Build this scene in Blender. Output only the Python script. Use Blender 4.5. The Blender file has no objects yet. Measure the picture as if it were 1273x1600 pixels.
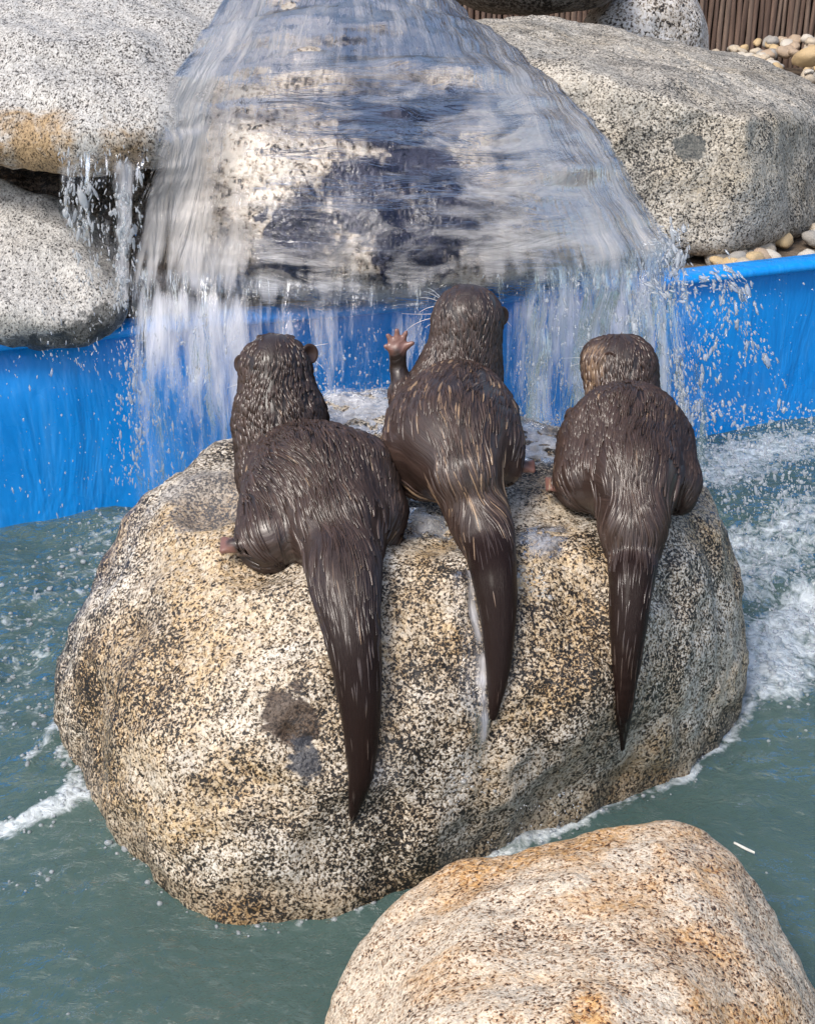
import bpy, bmesh, math, random
import numpy as np
from mathutils import Vector
from mathutils.bvhtree import BVHTree

R = math.radians
rng = np.random.default_rng(7)
random.seed(7)
SC = bpy.context.scene
COL = SC.collection

# ------------------------------------------------------------------ camera, sky, sun, exposure
CAM = np.array([0.0, 0.0, 1.2])
PITCH = 26.0
F = 2200.0
cd = bpy.data.cameras.new('camera')
cam = bpy.data.objects.new('camera', cd)
COL.objects.link(cam)
cam.location = CAM
cam.rotation_euler = (R(90 - PITCH), 0, 0)
cd.sensor_fit = 'VERTICAL'
cd.sensor_height = 24.0
cd.lens = 24.0 * F / 1600.0
cd.clip_start = 0.05
cd.clip_end = 500
SC.camera = cam

SUN_EL, SUN_AZ = 52.0, -140.0      # azimuth measured from +Y towards +X (sun stands behind the viewer's left shoulder)
w = bpy.data.worlds.new('World')
SC.world = w
w.use_nodes = True
wn = w.node_tree.nodes
wl = w.node_tree.links
for n_ in list(wn):
    wn.remove(n_)
sky = wn.new('ShaderNodeTexSky')
sky.sky_type = 'NISHITA'
sky.sun_disc = False
sky.sun_elevation = R(SUN_EL)
sky.sun_rotation = R(SUN_AZ)
sky.air_density = 1.0
sky.dust_density = 3.0
sky.ozone_density = 0.6
bg = wn.new('ShaderNodeBackground')
bg.inputs['Strength'].default_value = 0.13
wo = wn.new('ShaderNodeOutputWorld')
wl.new(sky.outputs[0], bg.inputs[0])
wl.new(bg.outputs[0], wo.inputs[0])
sd = bpy.data.lights.new('sun', 'SUN')
sd.energy = 1.8
sd.angle = R(22)
sd.color = (1.0, 0.95, 0.88)
sun = bpy.data.objects.new('sun', sd)
COL.objects.link(sun)
sdir = Vector((math.sin(R(SUN_AZ)) * math.cos(R(SUN_EL)), math.cos(R(SUN_AZ)) * math.cos(R(SUN_EL)), math.sin(R(SUN_EL))))
sun.rotation_euler = sdir.to_track_quat('Z', 'Y').to_euler()
sun.location = (-3, -4, 6)
SC.view_settings.view_transform = 'Standard'
SC.view_settings.look = 'None'
SC.view_settings.gamma = 1
SC.view_settings.exposure = 0.55
SC.view_settings.use_curve_mapping = False
SC.render.engine = 'CYCLES'
SC.cycles.use_denoising = True
SC.cycles.max_bounces = 10
SC.cycles.transparent_max_bounces = 24

# ------------------------------------------------------------------ helpers
st_, ct_ = math.sin(R(PITCH)), math.cos(R(PITCH))
FWD = np.array([0, ct_, -st_]); UP = np.array([0, st_, ct_]); RT = np.array([1.0, 0, 0])


def ray(px, py):
    return RT * ((px - 636.5) / F) + UP * ((800 - py) / F) + FWD


def aY(px, py, Y):
    d = ray(px, py)
    return CAM + d * (Y / d[1])


def aZ(px, py, z):
    d = ray(px, py)
    return CAM + d * ((z - CAM[2]) / d[2])


def depth(p):
    return float(np.dot(np.asarray(p) - CAM, FWD))


def sc_px(p):
    return depth(p) / F


def lin(*c):
    """sRGB 0-255 -> linear rgba"""
    o = []
    for v in c:
        v = v / 255.0
        o.append(v / 12.92 if v <= 0.04045 else ((v + 0.055) / 1.055) ** 2.4)
    return (o[0], o[1], o[2], 1.0)


def hash3(i, j, k, seed):
    h = (i.astype(np.int64) * 374761393 + j.astype(np.int64) * 668265263 + k.astype(np.int64) * 2147483647 + seed * 974711) & 0xffffffff
    h = ((h ^ (h >> 13)) * 1274126177) & 0xffffffff
    h = ((h ^ (h >> 16)) * 2246822519) & 0xffffffff
    return ((h ^ (h >> 15)) & 0xffff) / 65535.0


def vnoise(P, seed=0):
    P = np.asarray(P, float)
    I = np.floor(P).astype(np.int64)
    f = P - I
    f = f * f * f * (f * (f * 6 - 15) + 10)
    r = 0
    for a in (0, 1):
        for b in (0, 1):
            for c in (0, 1):
                wgt = (f[:, 0] if a else 1 - f[:, 0]) * (f[:, 1] if b else 1 - f[:, 1]) * (f[:, 2] if c else 1 - f[:, 2])
                r = r + wgt * hash3(I[:, 0] + a, I[:, 1] + b, I[:, 2] + c, seed)
    return r * 2 - 1


def fbm(P, freq, octv=4, seed=0, gain=0.5):
    r = 0; a = 1.0
    P = np.asarray(P, float)
    for o in range(octv):
        r = r + a * vnoise(P * freq + 17.3 * o, seed + o)
        freq *= 2.03; a *= gain
    return r


def sstep(a, b, x):
    t = np.clip((x - a) / (b - a), 0, 1)
    return t * t * (3 - 2 * t)


def set_props(o, label=None, cat=None, group=None, kind=None):
    if label: o['label'] = label
    if cat: o['category'] = cat
    if group: o['group'] = group
    if kind: o['kind'] = kind
    return o


def mesh_from(name, V, Fc, smooth=True):
    V = np.asarray(V, np.float32)
    Fc = np.asarray(Fc, np.int32)
    me = bpy.data.meshes.new(name)
    k = Fc.shape[1]
    me.vertices.add(len(V)); me.vertices.foreach_set('co', V.ravel())
    me.loops.add(Fc.size); me.loops.foreach_set('vertex_index', Fc.ravel())
    me.polygons.add(len(Fc))
    me.polygons.foreach_set('loop_start', np.arange(0, Fc.size, k, dtype=np.int32))
    me.update(calc_edges=True)
    me.polygons.foreach_set('use_smooth', np.full(len(Fc), smooth))
    me.update()
    return me


def add_attr(me, name, vals):
    vals = np.asarray(vals, np.float32)
    if vals.ndim == 1:
        a = me.attributes.new(name, 'FLOAT', 'POINT'); a.data.foreach_set('value', vals)
    else:
        a = me.attributes.new(name, 'FLOAT_VECTOR', 'POINT'); a.data.foreach_set('vector', vals.ravel())


def obj(name, V, Fc, mat, parent=None, origin=None, smooth=True, attrs=None):
    V = np.asarray(V, float)
    if parent is not None:
        V = V - np.array(parent_world(parent)); loc = (0, 0, 0)
    elif origin is not None:
        V = V - np.asarray(origin); loc = origin
    else:
        loc = (0, 0, 0)
    me = mesh_from(name, V, Fc, smooth)
    if attrs:
        for k, v in attrs.items(): add_attr(me, k, v)
    me.materials.append(mat)
    o = bpy.data.objects.new(name, me)
    COL.objects.link(o)
    o.location = loc
    if parent is not None: o.parent = parent
    return o


def parent_world(p):
    v = Vector((0, 0, 0))
    while p is not None:
        v = v + Vector(p.location); p = p.parent
    return v


def empty(name, loc):
    o = bpy.data.objects.new(name, None)
    o.empty_display_size = 0.05
    COL.objects.link(o); o.location = loc
    return o


# ------------------------------------------------------------------ node helper
class G:
    def __init__(s, name):
        s.m = bpy.data.materials.new(name); s.m.use_nodes = True
        s.nt = s.m.node_tree
        for n in list(s.nt.nodes): s.nt.nodes.remove(n)
        s.out = s.nt.nodes.new('ShaderNodeOutputMaterial')

    def n(s, typ, ins=None, **props):
        nd = s.nt.nodes.new(typ)
        for k, v in props.items(): setattr(nd, k, v)
        for k, v in (ins or {}).items():
            if isinstance(v, bpy.types.NodeSocket): s.nt.links.new(v, nd.inputs[k])
            else: nd.inputs[k].default_value = v
        return nd

    def coord(s, kind='Object', scale=None, loc=None, rot=None):
        o = s.n('ShaderNodeTexCoord').outputs[kind]
        return s.mapping(o, scale, loc, rot) if (scale or loc or rot) else o

    def mapping(s, v, scale=None, loc=None, rot=None):
        m = s.n('ShaderNodeMapping', {'Vector': v})
        if scale: m.inputs['Scale'].default_value = scale
        if loc: m.inputs['Location'].default_value = loc
        if rot: m.inputs['Rotation'].default_value = rot
        return m.outputs[0]

    def noise(s, vec, scale, detail=2, rough=0.5, dist=0.0, out=0):
        return s.n('ShaderNodeTexNoise', {'Vector': vec, 'Scale': scale, 'Detail': detail, 'Roughness': rough, 'Distortion': dist}).outputs[out]

    def vor(s, vec, scale, out='Color', feature='F1'):
        return s.n('ShaderNodeTexVoronoi', {'Vector': vec, 'Scale': scale}, feature=feature).outputs[out]

    def ramp(s, fac, stops, interp='LINEAR'):
        r = s.n('ShaderNodeValToRGB', {'Fac': fac}); cr = r.color_ramp; cr.interpolation = interp
        while len(cr.elements) < len(stops): cr.elements.new(0.5)
        for e, (p, c) in zip(cr.elements, stops):
            e.position = p
            e.color = (c, c, c, 1) if isinstance(c, (int, float)) else c
        return r.outputs[0]

    def mix(s, fac, a, b, blend='MIX'):
        return s.n('ShaderNodeMix', {0: fac, 6: a, 7: b}, data_type='RGBA', blend_type=blend).outputs[2]

    def math(s, op, a, b=0.0, c=0.0, clamp=False):
        return s.n('ShaderNodeMath', {0: a, 1: b, 2: c}, operation=op, use_clamp=clamp).outputs[0]

    def attr(s, name, out='Fac'):
        return s.n('ShaderNodeAttribute', attribute_name=name).outputs[out]

    def bump(s, h, strength, dist, normal=None):
        i = {'Height': h, 'Strength': strength, 'Distance': dist}
        if normal is not None: i['Normal'] = normal
        return s.n('ShaderNodeBump', i).outputs[0]

    def principled(s, **k):
        return s.n('ShaderNodeBsdfPrincipled', {kk.replace('_', ' '): v for kk, v in k.items()}).outputs[0]

    def mixs(s, fac, a, b):
        return s.n('ShaderNodeMixShader', {0: fac, 1: a, 2: b}).outputs[0]

    def done(s, surf):
        s.nt.links.new(surf, s.out.inputs['Surface'])
        return s.m


# ------------------------------------------------------------------ materials
def granite(name, scale=170, light=(0.62, 0.58, 0.53, 1), white=(0.78, 0.76, 0.74, 1), mid=(0.30, 0.24, 0.18, 1),
            dark=(0.02, 0.018, 0.017, 1), cut=0.0, stain_refl=(0.75, 0.52, 0.25, 1), stain_refl_amt=0.5, stain_refl_lo=0.48, stain_refl_scale=5.0,
            grey_amt=0.5, elong=(1, 1, 1), rough=0.5, spots=(), seed=0.0, var=0.22, rot=(0, 0, 0), contrast=1.0, tone=1.0, refl_el=None, tide=None):
    g = G(name)
    co = g.coord('Object', loc=(seed * 3.1, seed * 1.7, seed))
    ce = g.mapping(co, scale=elong, rot=rot)
    n1 = g.noise(ce, scale, 2.5, 0.62, 0.5)
    n1b = g.noise(ce, scale * 0.42, 2, 0.5, 0.3)
    big = g.noise(co, 3.7, 3, 0.55)
    med = g.noise(co, 13, 3, 0.6)
    f = g.math('ADD', n1, g.math('MULTIPLY', g.math('SUBTRACT', med, 0.5), var))
    f = g.math('ADD', f, g.math('MULTIPLY', g.math('SUBTRACT', big, 0.5), var))
    f = g.math('ADD', f, g.math('MULTIPLY', g.math('SUBTRACT', n1b, 0.5), 0.35))
    f = g.math('ADD', f, -cut)
    c = 1.0 / contrast
    col = g.ramp(f, [(0.5 - 0.10 * c, dark), (0.5 - 0.045 * c, mid), (0.5 + 0.0 * c, light), (0.5 + 0.10 * c, white)])
    grain = g.n('ShaderNodeSeparateColor', {0: g.vor(ce, scale * 0.8)}).outputs[0]
    col = g.mix(1.0, col, g.ramp(grain, [(0, 0.72), (0.5, 0.98), (1, 1.12)]), 'MULTIPLY')
    # iron staining and, on granite_wet, painted reflections, in patches with their own shape
    sm = g.ramp(g.noise(g.mapping(co, scale=refl_el) if refl_el else co, stain_refl_scale, 4, 0.6, 0.6), [(stain_refl_lo, 0.0), (stain_refl_lo + 0.16, 1.0)])
    fine = g.ramp(g.noise(co, scale * 0.5, 2, 0.5), [(0.3, 0.3), (0.6, 1.0)])
    sm = g.math('MULTIPLY', g.math('MULTIPLY', sm, fine), stain_refl_amt)
    col = g.mix(sm, col, g.mix(1.0, col, stain_refl, 'MULTIPLY'))
    gm = g.ramp(g.noise(g.mapping(co, loc=(5, 3, 1)), 7, 3, 0.6), [(0.5, 0.0), (0.66, 1.0)])
    col = g.mix(g.math('MULTIPLY', gm, grey_amt), col, g.mix(1.0, col, (0.55, 0.58, 0.62, 1), 'MULTIPLY'))
    for (p, rad, colr, amt, *fl_) in spots:
        d = g.n('ShaderNodeVectorMath', {0: g.coord('Object'), 1: tuple(p)}, operation='DISTANCE').outputs['Value']
        d = g.math('ADD', d, g.math('MULTIPLY', g.math('SUBTRACT', g.noise(co, 26, 4, 0.65, 0.6), 0.5), rad * 1.9))
        mk = g.ramp(g.math('DIVIDE', d, rad), [(0.45 if fl_ and fl_[0] < 0.15 else 0.82, amt), (1.0, 0.0)])
        col = g.mix(mk, col, g.mix(1.0, g.mix(fl_[0] if fl_ else 0.5, col, (0.5, 0.5, 0.5, 1)), colr, 'MULTIPLY'))
    if tide is not None:
        z_ = g.n('ShaderNodeSeparateXYZ', {0: g.coord('Object')}).outputs[2]
        z_ = g.math('SUBTRACT', z_, g.math('MULTIPLY', g.math('SUBTRACT', g.noise(co, 9, 4, 0.6), 0.5), 0.16))
        tm = g.ramp(g.math('SUBTRACT', z_, tide - 0.5), [(0.485, 0.75), (0.515, 0.0)])
        col = g.mix(tm, col, g.mix(1.0, col, (0.52, 0.44, 0.33, 1), 'MULTIPLY'))
    if tone != 1.0:
        col = g.mix(1.0, col, (tone, tone, tone, 1), 'MULTIPLY')
    h = g.math('ADD', g.math('MULTIPLY', n1, 0.7), g.math('MULTIPLY', g.noise(co, 60, 3, 0.6), 1.2))
    rr = g.ramp(g.noise(co, 9, 3, 0.6), [(0.35, rough - 0.15), (0.65, rough + 0.15)])
    b = g.principled(Base_Color=col, Roughness=rr, Normal=g.bump(h, 0.8, 0.004), Specular_IOR_Level=0.45)
    return g.done(b)


def simple(name, color, rough=0.5, var=0.0, vscale=20, bump=0.0, bscale=60, spec=0.5, stretch=(1, 1, 1)):
    g = G(name)
    co = g.coord('Object', scale=stretch)
    n = g.noise(co, vscale, 4, 0.6)
    c2 = tuple(max(0, min(1, v * (1 + var))) for v in color[:3]) + (1,)
    c1 = tuple(v * (1 - var) for v in color[:3]) + (1,)
    col = g.ramp(n, [(0.3, c1), (0.7, c2)])
    k = dict(Base_Color=col, Roughness=rough, Specular_IOR_Level=spec)
    if bump: k['Normal'] = g.bump(g.noise(co, bscale, 4, 0.6), 0.6, bump)
    return g.done(g.principled(**k))


# ------------------------------------------------------------------ rock builder
def ico(sub):
    bm = bmesh.new()
    bmesh.ops.create_icosphere(bm, subdivisions=sub, radius=1.0)
    V = np.array([v.co[:] for v in bm.verts]); Fc = np.array([[v.index for v in f.verts] for f in bm.faces])
    bm.free()
    E = np.concatenate([Fc[:, [0, 1]], Fc[:, [1, 2]], Fc[:, [2, 0]]])
    nb = np.tile(np.arange(len(V))[:, None], (1, 6)); cnt = np.zeros(len(V), int)
    order = np.argsort(E[:, 0], kind='stable'); Es = E[order]
    starts = np.searchsorted(Es[:, 0], np.arange(len(V)))
    ends = np.searchsorted(Es[:, 0], np.arange(len(V)), side='right')
    for k in range(6):
        ok = starts + k < ends
        nb[ok, k] = Es[starts[ok] + k, 1]
    return V, Fc, nb


ICO = {}


def get_ico(s):
    if s not in ICO: ICO[s] = ico(s)
    return ICO[s]


def vnormals(V, Fc):
    n = np.cross(V[Fc[:, 1]] - V[Fc[:, 0]], V[Fc[:, 2]] - V[Fc[:, 0]])
    N = np.zeros_like(V)
    for k in range(3):
        for a in range(3): N[:, a] += np.bincount(Fc[:, k], n[:, a], len(V))
    return N / (np.linalg.norm(N, axis=1)[:, None] + 1e-12)


def hull_rock(pts, sub=6, iters=40, disp=((6, 0.012), (22, 0.004)), seed=0, dents=(), chips=0.0):
    bm = bmesh.new()
    for p in pts: bm.verts.new(p)
    r = bmesh.ops.convex_hull(bm, input=bm.verts)
    bmesh.ops.recalc_face_normals(bm, faces=bm.faces)
    pl = np.array([list(f.normal) + [f.normal.dot(f.verts[0].co)] for f in bm.faces])
    bm.free()
    pts = np.array(pts)
    c = (pts.min(0) + pts.max(0)) / 2
    D, Fc, nb = get_ico(sub)
    h = pl[:, 3] - pl[:, :3] @ c
    nd = D @ pl[:, :3].T
    rr = np.where(nd > 1e-4, h[None, :] / np.maximum(nd, 1e-4), 1e9).min(1)
    # stretch directions: lay the directions out on the rock's own box so faces keep an even density
    V = c + D * rr[:, None]
    for _ in range(iters): V = 0.5 * V + 0.5 * V[nb].mean(1)
    N = vnormals(V, Fc)
    off = 0
    for i, (fq, am) in enumerate(disp): off = off + am * fbm(V, fq, 4, seed + 11 * i)
    if chips:
        a = fbm(V, 9, 3, seed + 77)
        off = off - chips * sstep(0.25, 0.34, a)
    V = V + N * np.asarray(off)[:, None]
    for (p, rad, dep, dr) in dents:
        d = np.linalg.norm((V - p), axis=1)
        wgt = np.exp(-(d / rad) ** 4 * 2.0)
        V = V + np.asarray(dr)[None, :] * (dep * wgt)[:, None]
    return V, Fc


def rock(name, pts, mat, label, origin=None, group=None, cat='boulder', **k):
    V, Fc = hull_rock(pts, **k)
    if origin is None: origin = (float(V[:, 0].mean()), float(V[:, 1].mean()), float(V[:, 2].min()))
    o = obj(name, V, Fc, mat, origin=origin)
    set_props(o, label, cat, group)
    return o, V, Fc


# ================================================================== THE SETTING
# --- pool floor, ground
def wall_xy(s):
    """line of the pool wall in plan, s=0 left .. 1 right of the frame"""
    return np.array([-0.775 + s * 1.691, 2.40 + s * 0.54])


floor_m = simple('pool_floor_paint', (0.14, 0.25, 0.22, 1), 0.7, 0.25, 3)
V = np.array([[-6, -5, -0.42], [6, -5, -0.42], [6, 5, -0.42], [-6, 5, -0.42]])
o = obj('pool_floor', V, [[0, 1, 2, 3]], floor_m, smooth=False); o['kind'] = 'structure'

gm_ = simple('gravel_earth', (0.16, 0.12, 0.085, 1), 0.9, 0.5, 40, 0.01, 90)
a0 = wall_xy(-3.0); a1 = wall_xy(4.0)
V = np.array([[a0[0], a0[1] + 0.05, 0.335], [a1[0], a1[1] + 0.05, 0.335], [60, 80, 0.335], [-60, 80, 0.335]])
o = obj('ground', V, [[0, 1, 2, 3]], gm_, smooth=False); o['kind'] = 'structure'

# --- blue pool wall with its rim
g = G('blue_liner')
co = g.coord('Object')
col = g.ramp(g.noise(co, 3.0, 4, 0.6), [(0.3, (0.001, 0.21, 0.66, 1)), (0.7, (0.002, 0.28, 0.80, 1))])
scuff = g.ramp(g.noise(g.mapping(co, scale=(16, 16, 1.2)), 4, 5, 0.65), [(0.52, 0.0), (0.75, 0.30)])
col = g.mix(scuff, col, (0.10, 0.38, 0.78, 1))
blue_m = g.done(g.principled(Base_Color=col, Roughness=g.ramp(g.noise(co, 12, 3), [(0.3, 0.22), (0.7, 0.38)]),
                             Normal=g.bump(g.noise(g.mapping(co, scale=(3, 3, 1)), 3, 4, 0.6, 0.5), 0.5, 0.03)))
S = np.linspace(-1.6, 2.4, 180); Z = np.linspace(-0.44, 0.352, 26)
dirw = np.array([1.691, 0.54]) / np.linalg.norm([1.691, 0.54]); nrm = np.array([dirw[1], -dirw[0]])
wv = []
for z in Z:
    for s in S:
        p = wall_xy(s)
        wob = 0.012 * math.sin(s * 9 + 1.0) + 0.006 * math.sin(s * 23 + 2)
        sag = 0.040 * max(0, (z - 0.27) / 0.08) * (0.55 + 0.45 * math.sin(s * 11 + 1))
        q = p + nrm * (wob * (1 - max(0, z) * 1.0) - sag)
        wv.append([q[0], q[1], z])
nS = len(S)
wf = [[j * nS + i, j * nS + i + 1, (j + 1) * nS + i + 1, (j + 1) * nS + i] for j in range(len(Z) - 1) for i in range(nS - 1)]
wall = empty('pool_wall', (float(wall_xy(0.5)[0]), float(wall_xy(0.5)[1]), -0.42))
set_props(wall, 'bright blue plastic pool wall behind the waterfall and the otters', 'pool wall')
obj('liner', wv, wf, blue_m, parent=wall)
prof = [(-0.020, 0.352), (-0.024, 0.356), (-0.023, 0.366), (-0.014, 0.371), (0.03, 0.372), (0.045, 0.366), (0.05, 0.352), (0.03, 0.350)]
rv = []; rf = []
for i, s in enumerate(S):
    p = wall_xy(s); zz = 0.004 * math.sin(s * 7)
    for (a, z) in prof:
        q = p - nrm * a
        rv.append([q[0], q[1], z + zz])
k = len(prof)
for i in range(nS - 1):
    for j in range(k):
        rf.append([i * k + j, i * k + (j + 1) % k, (i + 1) * k + (j + 1) % k, (i + 1) * k + j])
obj('rim', rv, rf, blue_m, parent=wall)

# --- brushwood fence
fence = empty('fence', tuple(aY(1180, 85, 5.8) * np.array([1, 1, 0]) + np.array([0, 0, 0.335])))
set_props(fence, 'brown bamboo slat fence behind the boulders and pebbles', 'fence')
fence_ms = [simple('slat_wood_' + c, col, 0.75, 0.35, 6, 0.003, 30, 0.3, (14, 14, 1)) for c, col in
            (('a', (0.17, 0.115, 0.09, 1)), ('b', (0.20, 0.145, 0.115, 1)), ('c', (0.13, 0.088, 0.07, 1)))]
fx = fence.location.x
x = fx - 3.4
slat_meshes = []
for v_ in range(6):
    wv_ = random.uniform(0.010, 0.015)
    segs = 10; ring = 8; sv = []; sf = []
    for i in range(segs + 1):
        z = -0.02 + 1.5 * i / segs
        jx = 0.003 * math.sin(i * 1.7 + v_ * 2); jy = 0.002 * math.cos(i * 2.3 + v_)
        rr_ = wv_ * (1 + 0.07 * math.sin(i * 2.9 + v_ * 5))
        for j in range(ring):
            a = 2 * math.pi * j / ring
            sv.append([jx + rr_ * math.cos(a), jy + rr_ * 0.8 * math.sin(a), z])
    for i in range(segs):
        for j in range(ring):
            sf.append([i * ring + j, i * ring + (j + 1) % ring, (i + 1) * ring + (j + 1) % ring, (i + 1) * ring + j])
    for mi in range(3):
        me = mesh_from('slat', sv, sf); me.materials.append(fence_ms[mi]); slat_meshes.append((wv_, me))
while x < fx + 0.75:
    wv_, me = random.choice(slat_meshes)
    x += wv_ * 0.95
    s_ = bpy.data.objects.new('slat', me); COL.objects.link(s_)
    s_.parent = fence
    s_.location = (x - fx, random.uniform(-0.006, 0.006), 0)
    s_.rotation_euler = (0, random.uniform(-0.006, 0.012), random.uniform(0, 6))
    x += wv_ * 0.95
bk = simple('fence_backing_dark', (0.02, 0.015, 0.012, 1), 0.9)
fy = fence.location.y
obj('backing', [[fx - 3.45, fy + 0.03, 0.33], [fx + 0.8, fy + 0.03, 0.33], [fx + 0.8, fy + 0.03, 1.8], [fx - 3.45, fy + 0.03, 1.8],
                [fx - 3.45, fy + 0.05, 0.33], [fx + 0.8, fy + 0.05, 0.33], [fx + 0.8, fy + 0.05, 1.8], [fx - 3.45, fy + 0.05, 1.8]],
    [[0, 1, 2, 3], [5, 4, 7, 6], [3, 2, 6, 7], [0, 4, 5, 1], [1, 5, 6, 2], [0, 3, 7, 4]], bk, parent=fence, smooth=False)

# ================================================================== BOULDERS
# --- the boulder the otters sit on
dk = -0.2


def under(p, f=0.8, z=-0.40, c=(0.02, 1.72)):
    return (c[0] + (p[0] - c[0]) * f, c[1] + (p[1] - c[1]) * f, z)


WL = [aZ(80, 1175, 0), aZ(168, 1312, 0), aZ(285, 1415, 0), aZ(370, 1440, 0), aZ(540, 1428, 0), aZ(700, 1345, 0), aZ(900, 1275, 0),
      aZ(1090, 1205, 0), aZ(1148, 1130, 0)]
main_pts = WL + [under(p) for p in WL] + [
    aY(66, 1060, 1.76), aY(84, 960, 1.80), aY(185, 815, 1.82), aY(238, 738, 1.84), aY(290, 716, 1.90), aY(372, 694, 1.98),
    aY(505, 596, 2.16), aY(620, 590, 2.18), aY(810, 628, 2.13), aY(1000, 690, 2.02), aY(1085, 722, 1.93), aY(1125, 780, 1.87),
    aY(1168, 950, 1.84), aY(1172, 1040, 1.80),
    aY(270, 905, 1.60), aY(480, 920, 1.525), aY(700, 890, 1.55), aY(900, 860, 1.60), aY(1090, 840, 1.70),
    aY(140, 1000, 1.60), aY(225, 1180, 1.40), aY(420, 1150, 1.375), aY(700, 1120, 1.42), aY(950, 1080, 1.50), aY(1120, 1040, 1.66),
    (-0.35, 2.15, -0.3), (0.0, 2.3, -0.3), (0.4, 2.15, -0.3), (0.0, 2.28, 0.1), (-0.33, 2.1, 0.1), (0.38, 2.1, 0.1)]
pit = aY(462, 1165, 1.385)
MO = (0.02, 1.75, -0.40)


def loc(p): return tuple(np.asarray(p) - np.array(MO))


main_dents = [(aZ(390, 860, 0.37), 0.055, 0.022, (0, 0, -1)), (aZ(330, 770, 0.385), 0.06, 0.030, (0, 0, -1)),
              (aZ(690, 800, 0.385), 0.09, 0.012, (0, 0, -1)),
              (aY(438, 1112, 1.385), 0.017, 0.022, (0.1, 1, 0.1)), (aY(466, 1122, 1.385), 0.020, 0.026, (0.1, 1, 0.1)), (aY(450, 1150, 1.38), 0.015, 0.026, (0, 1, -0.2)), (aY(482, 1160, 1.38), 0.013, 0.020, (0, 1, -0.4)), (aY(478, 1200, 1.38), 0.018, -0.008, (0, 1, 0)),
              (aY(270, 990, 1.5), 0.014, 0.016, (0.3, 1, -0.2)), (aY(560, 1330, 1.36), 0.08, 0.018, (0, 1, 0))]
main_m = granite('granite_main', scale=285, light=(0.48, 0.41, 0.31, 1), white=(0.74, 0.69, 0.61, 1), mid=(0.22, 0.16, 0.10, 1), cut=0.025, var=0.30, contrast=1.15, stain_refl=(0.80, 0.60, 0.34, 1), stain_refl_amt=0.85, stain_refl_lo=0.44, stain_refl_scale=4.2,
                 grey_amt=0.35, rough=0.42, seed=1.0, tide=0.445,
                 spots=[(loc(aY(455, 1125, 1.41)), 0.040, (0.14, 0.10, 0.08, 1), 0.95, 0.3), (loc(aY(472, 1190, 1.385)), 0.030, (0.14, 0.16, 0.21, 1), 0.95, 0.4), (loc(aY(600, 1200, 1.39)), 0.035, (1.1, 1.12, 1.15, 1), 0.7, 0.1),
                        (loc(aY(300, 960, 1.5)), 0.03, (0.75, 0.5, 0.2, 1), 0.7),
                        (loc(aZ(330, 770, 0.37)), 0.09, (0.55, 0.55, 0.58, 1), 0.6)])
main, MV, MF = rock('otter_boulder', main_pts, main_m, 'big speckled granite boulder in the pool with three otters on it', origin=MO,
                    sub=7, iters=42, disp=((4, 0.011), (14, 0.007), (50, 0.0022)), seed=3, chips=0.004, dents=main_dents)
main_bvh = BVHTree.FromPolygons([Vector(v) for v in MV], MF.tolist())

# --- warm boulder in front
fp = [aZ(500, 1560, 0.10), aZ(555, 1445, 0.13), aZ(622, 1378, 0.15), aZ(710, 1334, 0.17), aZ(850, 1294, 0.19), aZ(960, 1264, 0.20), aZ(1085, 1256, 0.20),
      aZ(1148, 1288, 0.19), aZ(1186, 1355, 0.17), aZ(1214, 1440, 0.13), aZ(1262, 1520, 0.10), aZ(1300, 1580, 0.06),
      aZ(500, 1620, 0.06), aZ(700, 1600, 0.24), aZ(900, 1560, 0.255), aZ(1050, 1540, 0.25), aZ(900, 1750, 0.26), aZ(650, 1750, 0.2), aZ(1200, 1750, 0.2)]
fp += [(p[0], p[1] + (0.05 if p[1] > 1.1 else -0.02), -0.40) for p in [np.array(q) for q in fp[:13]]]
fp += [(-0.02, 0.62, 0.1), (0.4, 0.6, 0.1), (0.0, 0.6, -0.4), (0.45, 0.6, -0.4)]
front_m = granite('granite_warm', scale=300, light=(0.60, 0.46, 0.31, 1), white=(0.78, 0.67, 0.53, 1), mid=(0.36, 0.20, 0.11, 1), dark=(0.03, 0.022, 0.018, 1),
                  cut=-0.045, stain_refl=(0.88, 0.56, 0.22, 1), stain_refl_amt=0.85, stain_refl_lo=0.47, stain_refl_scale=7, grey_amt=0.0, rough=0.5, seed=4.0,
                  elong=(1, 1, 1.5), tide=0.45)
rock('warm_boulder', fp, front_m, 'warm tan speckled boulder with rusty patches in front of the otters\' rock', sub=7, iters=60,
     disp=((5, 0.008), (18, 0.004), (60, 0.0012)), seed=9)

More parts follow.
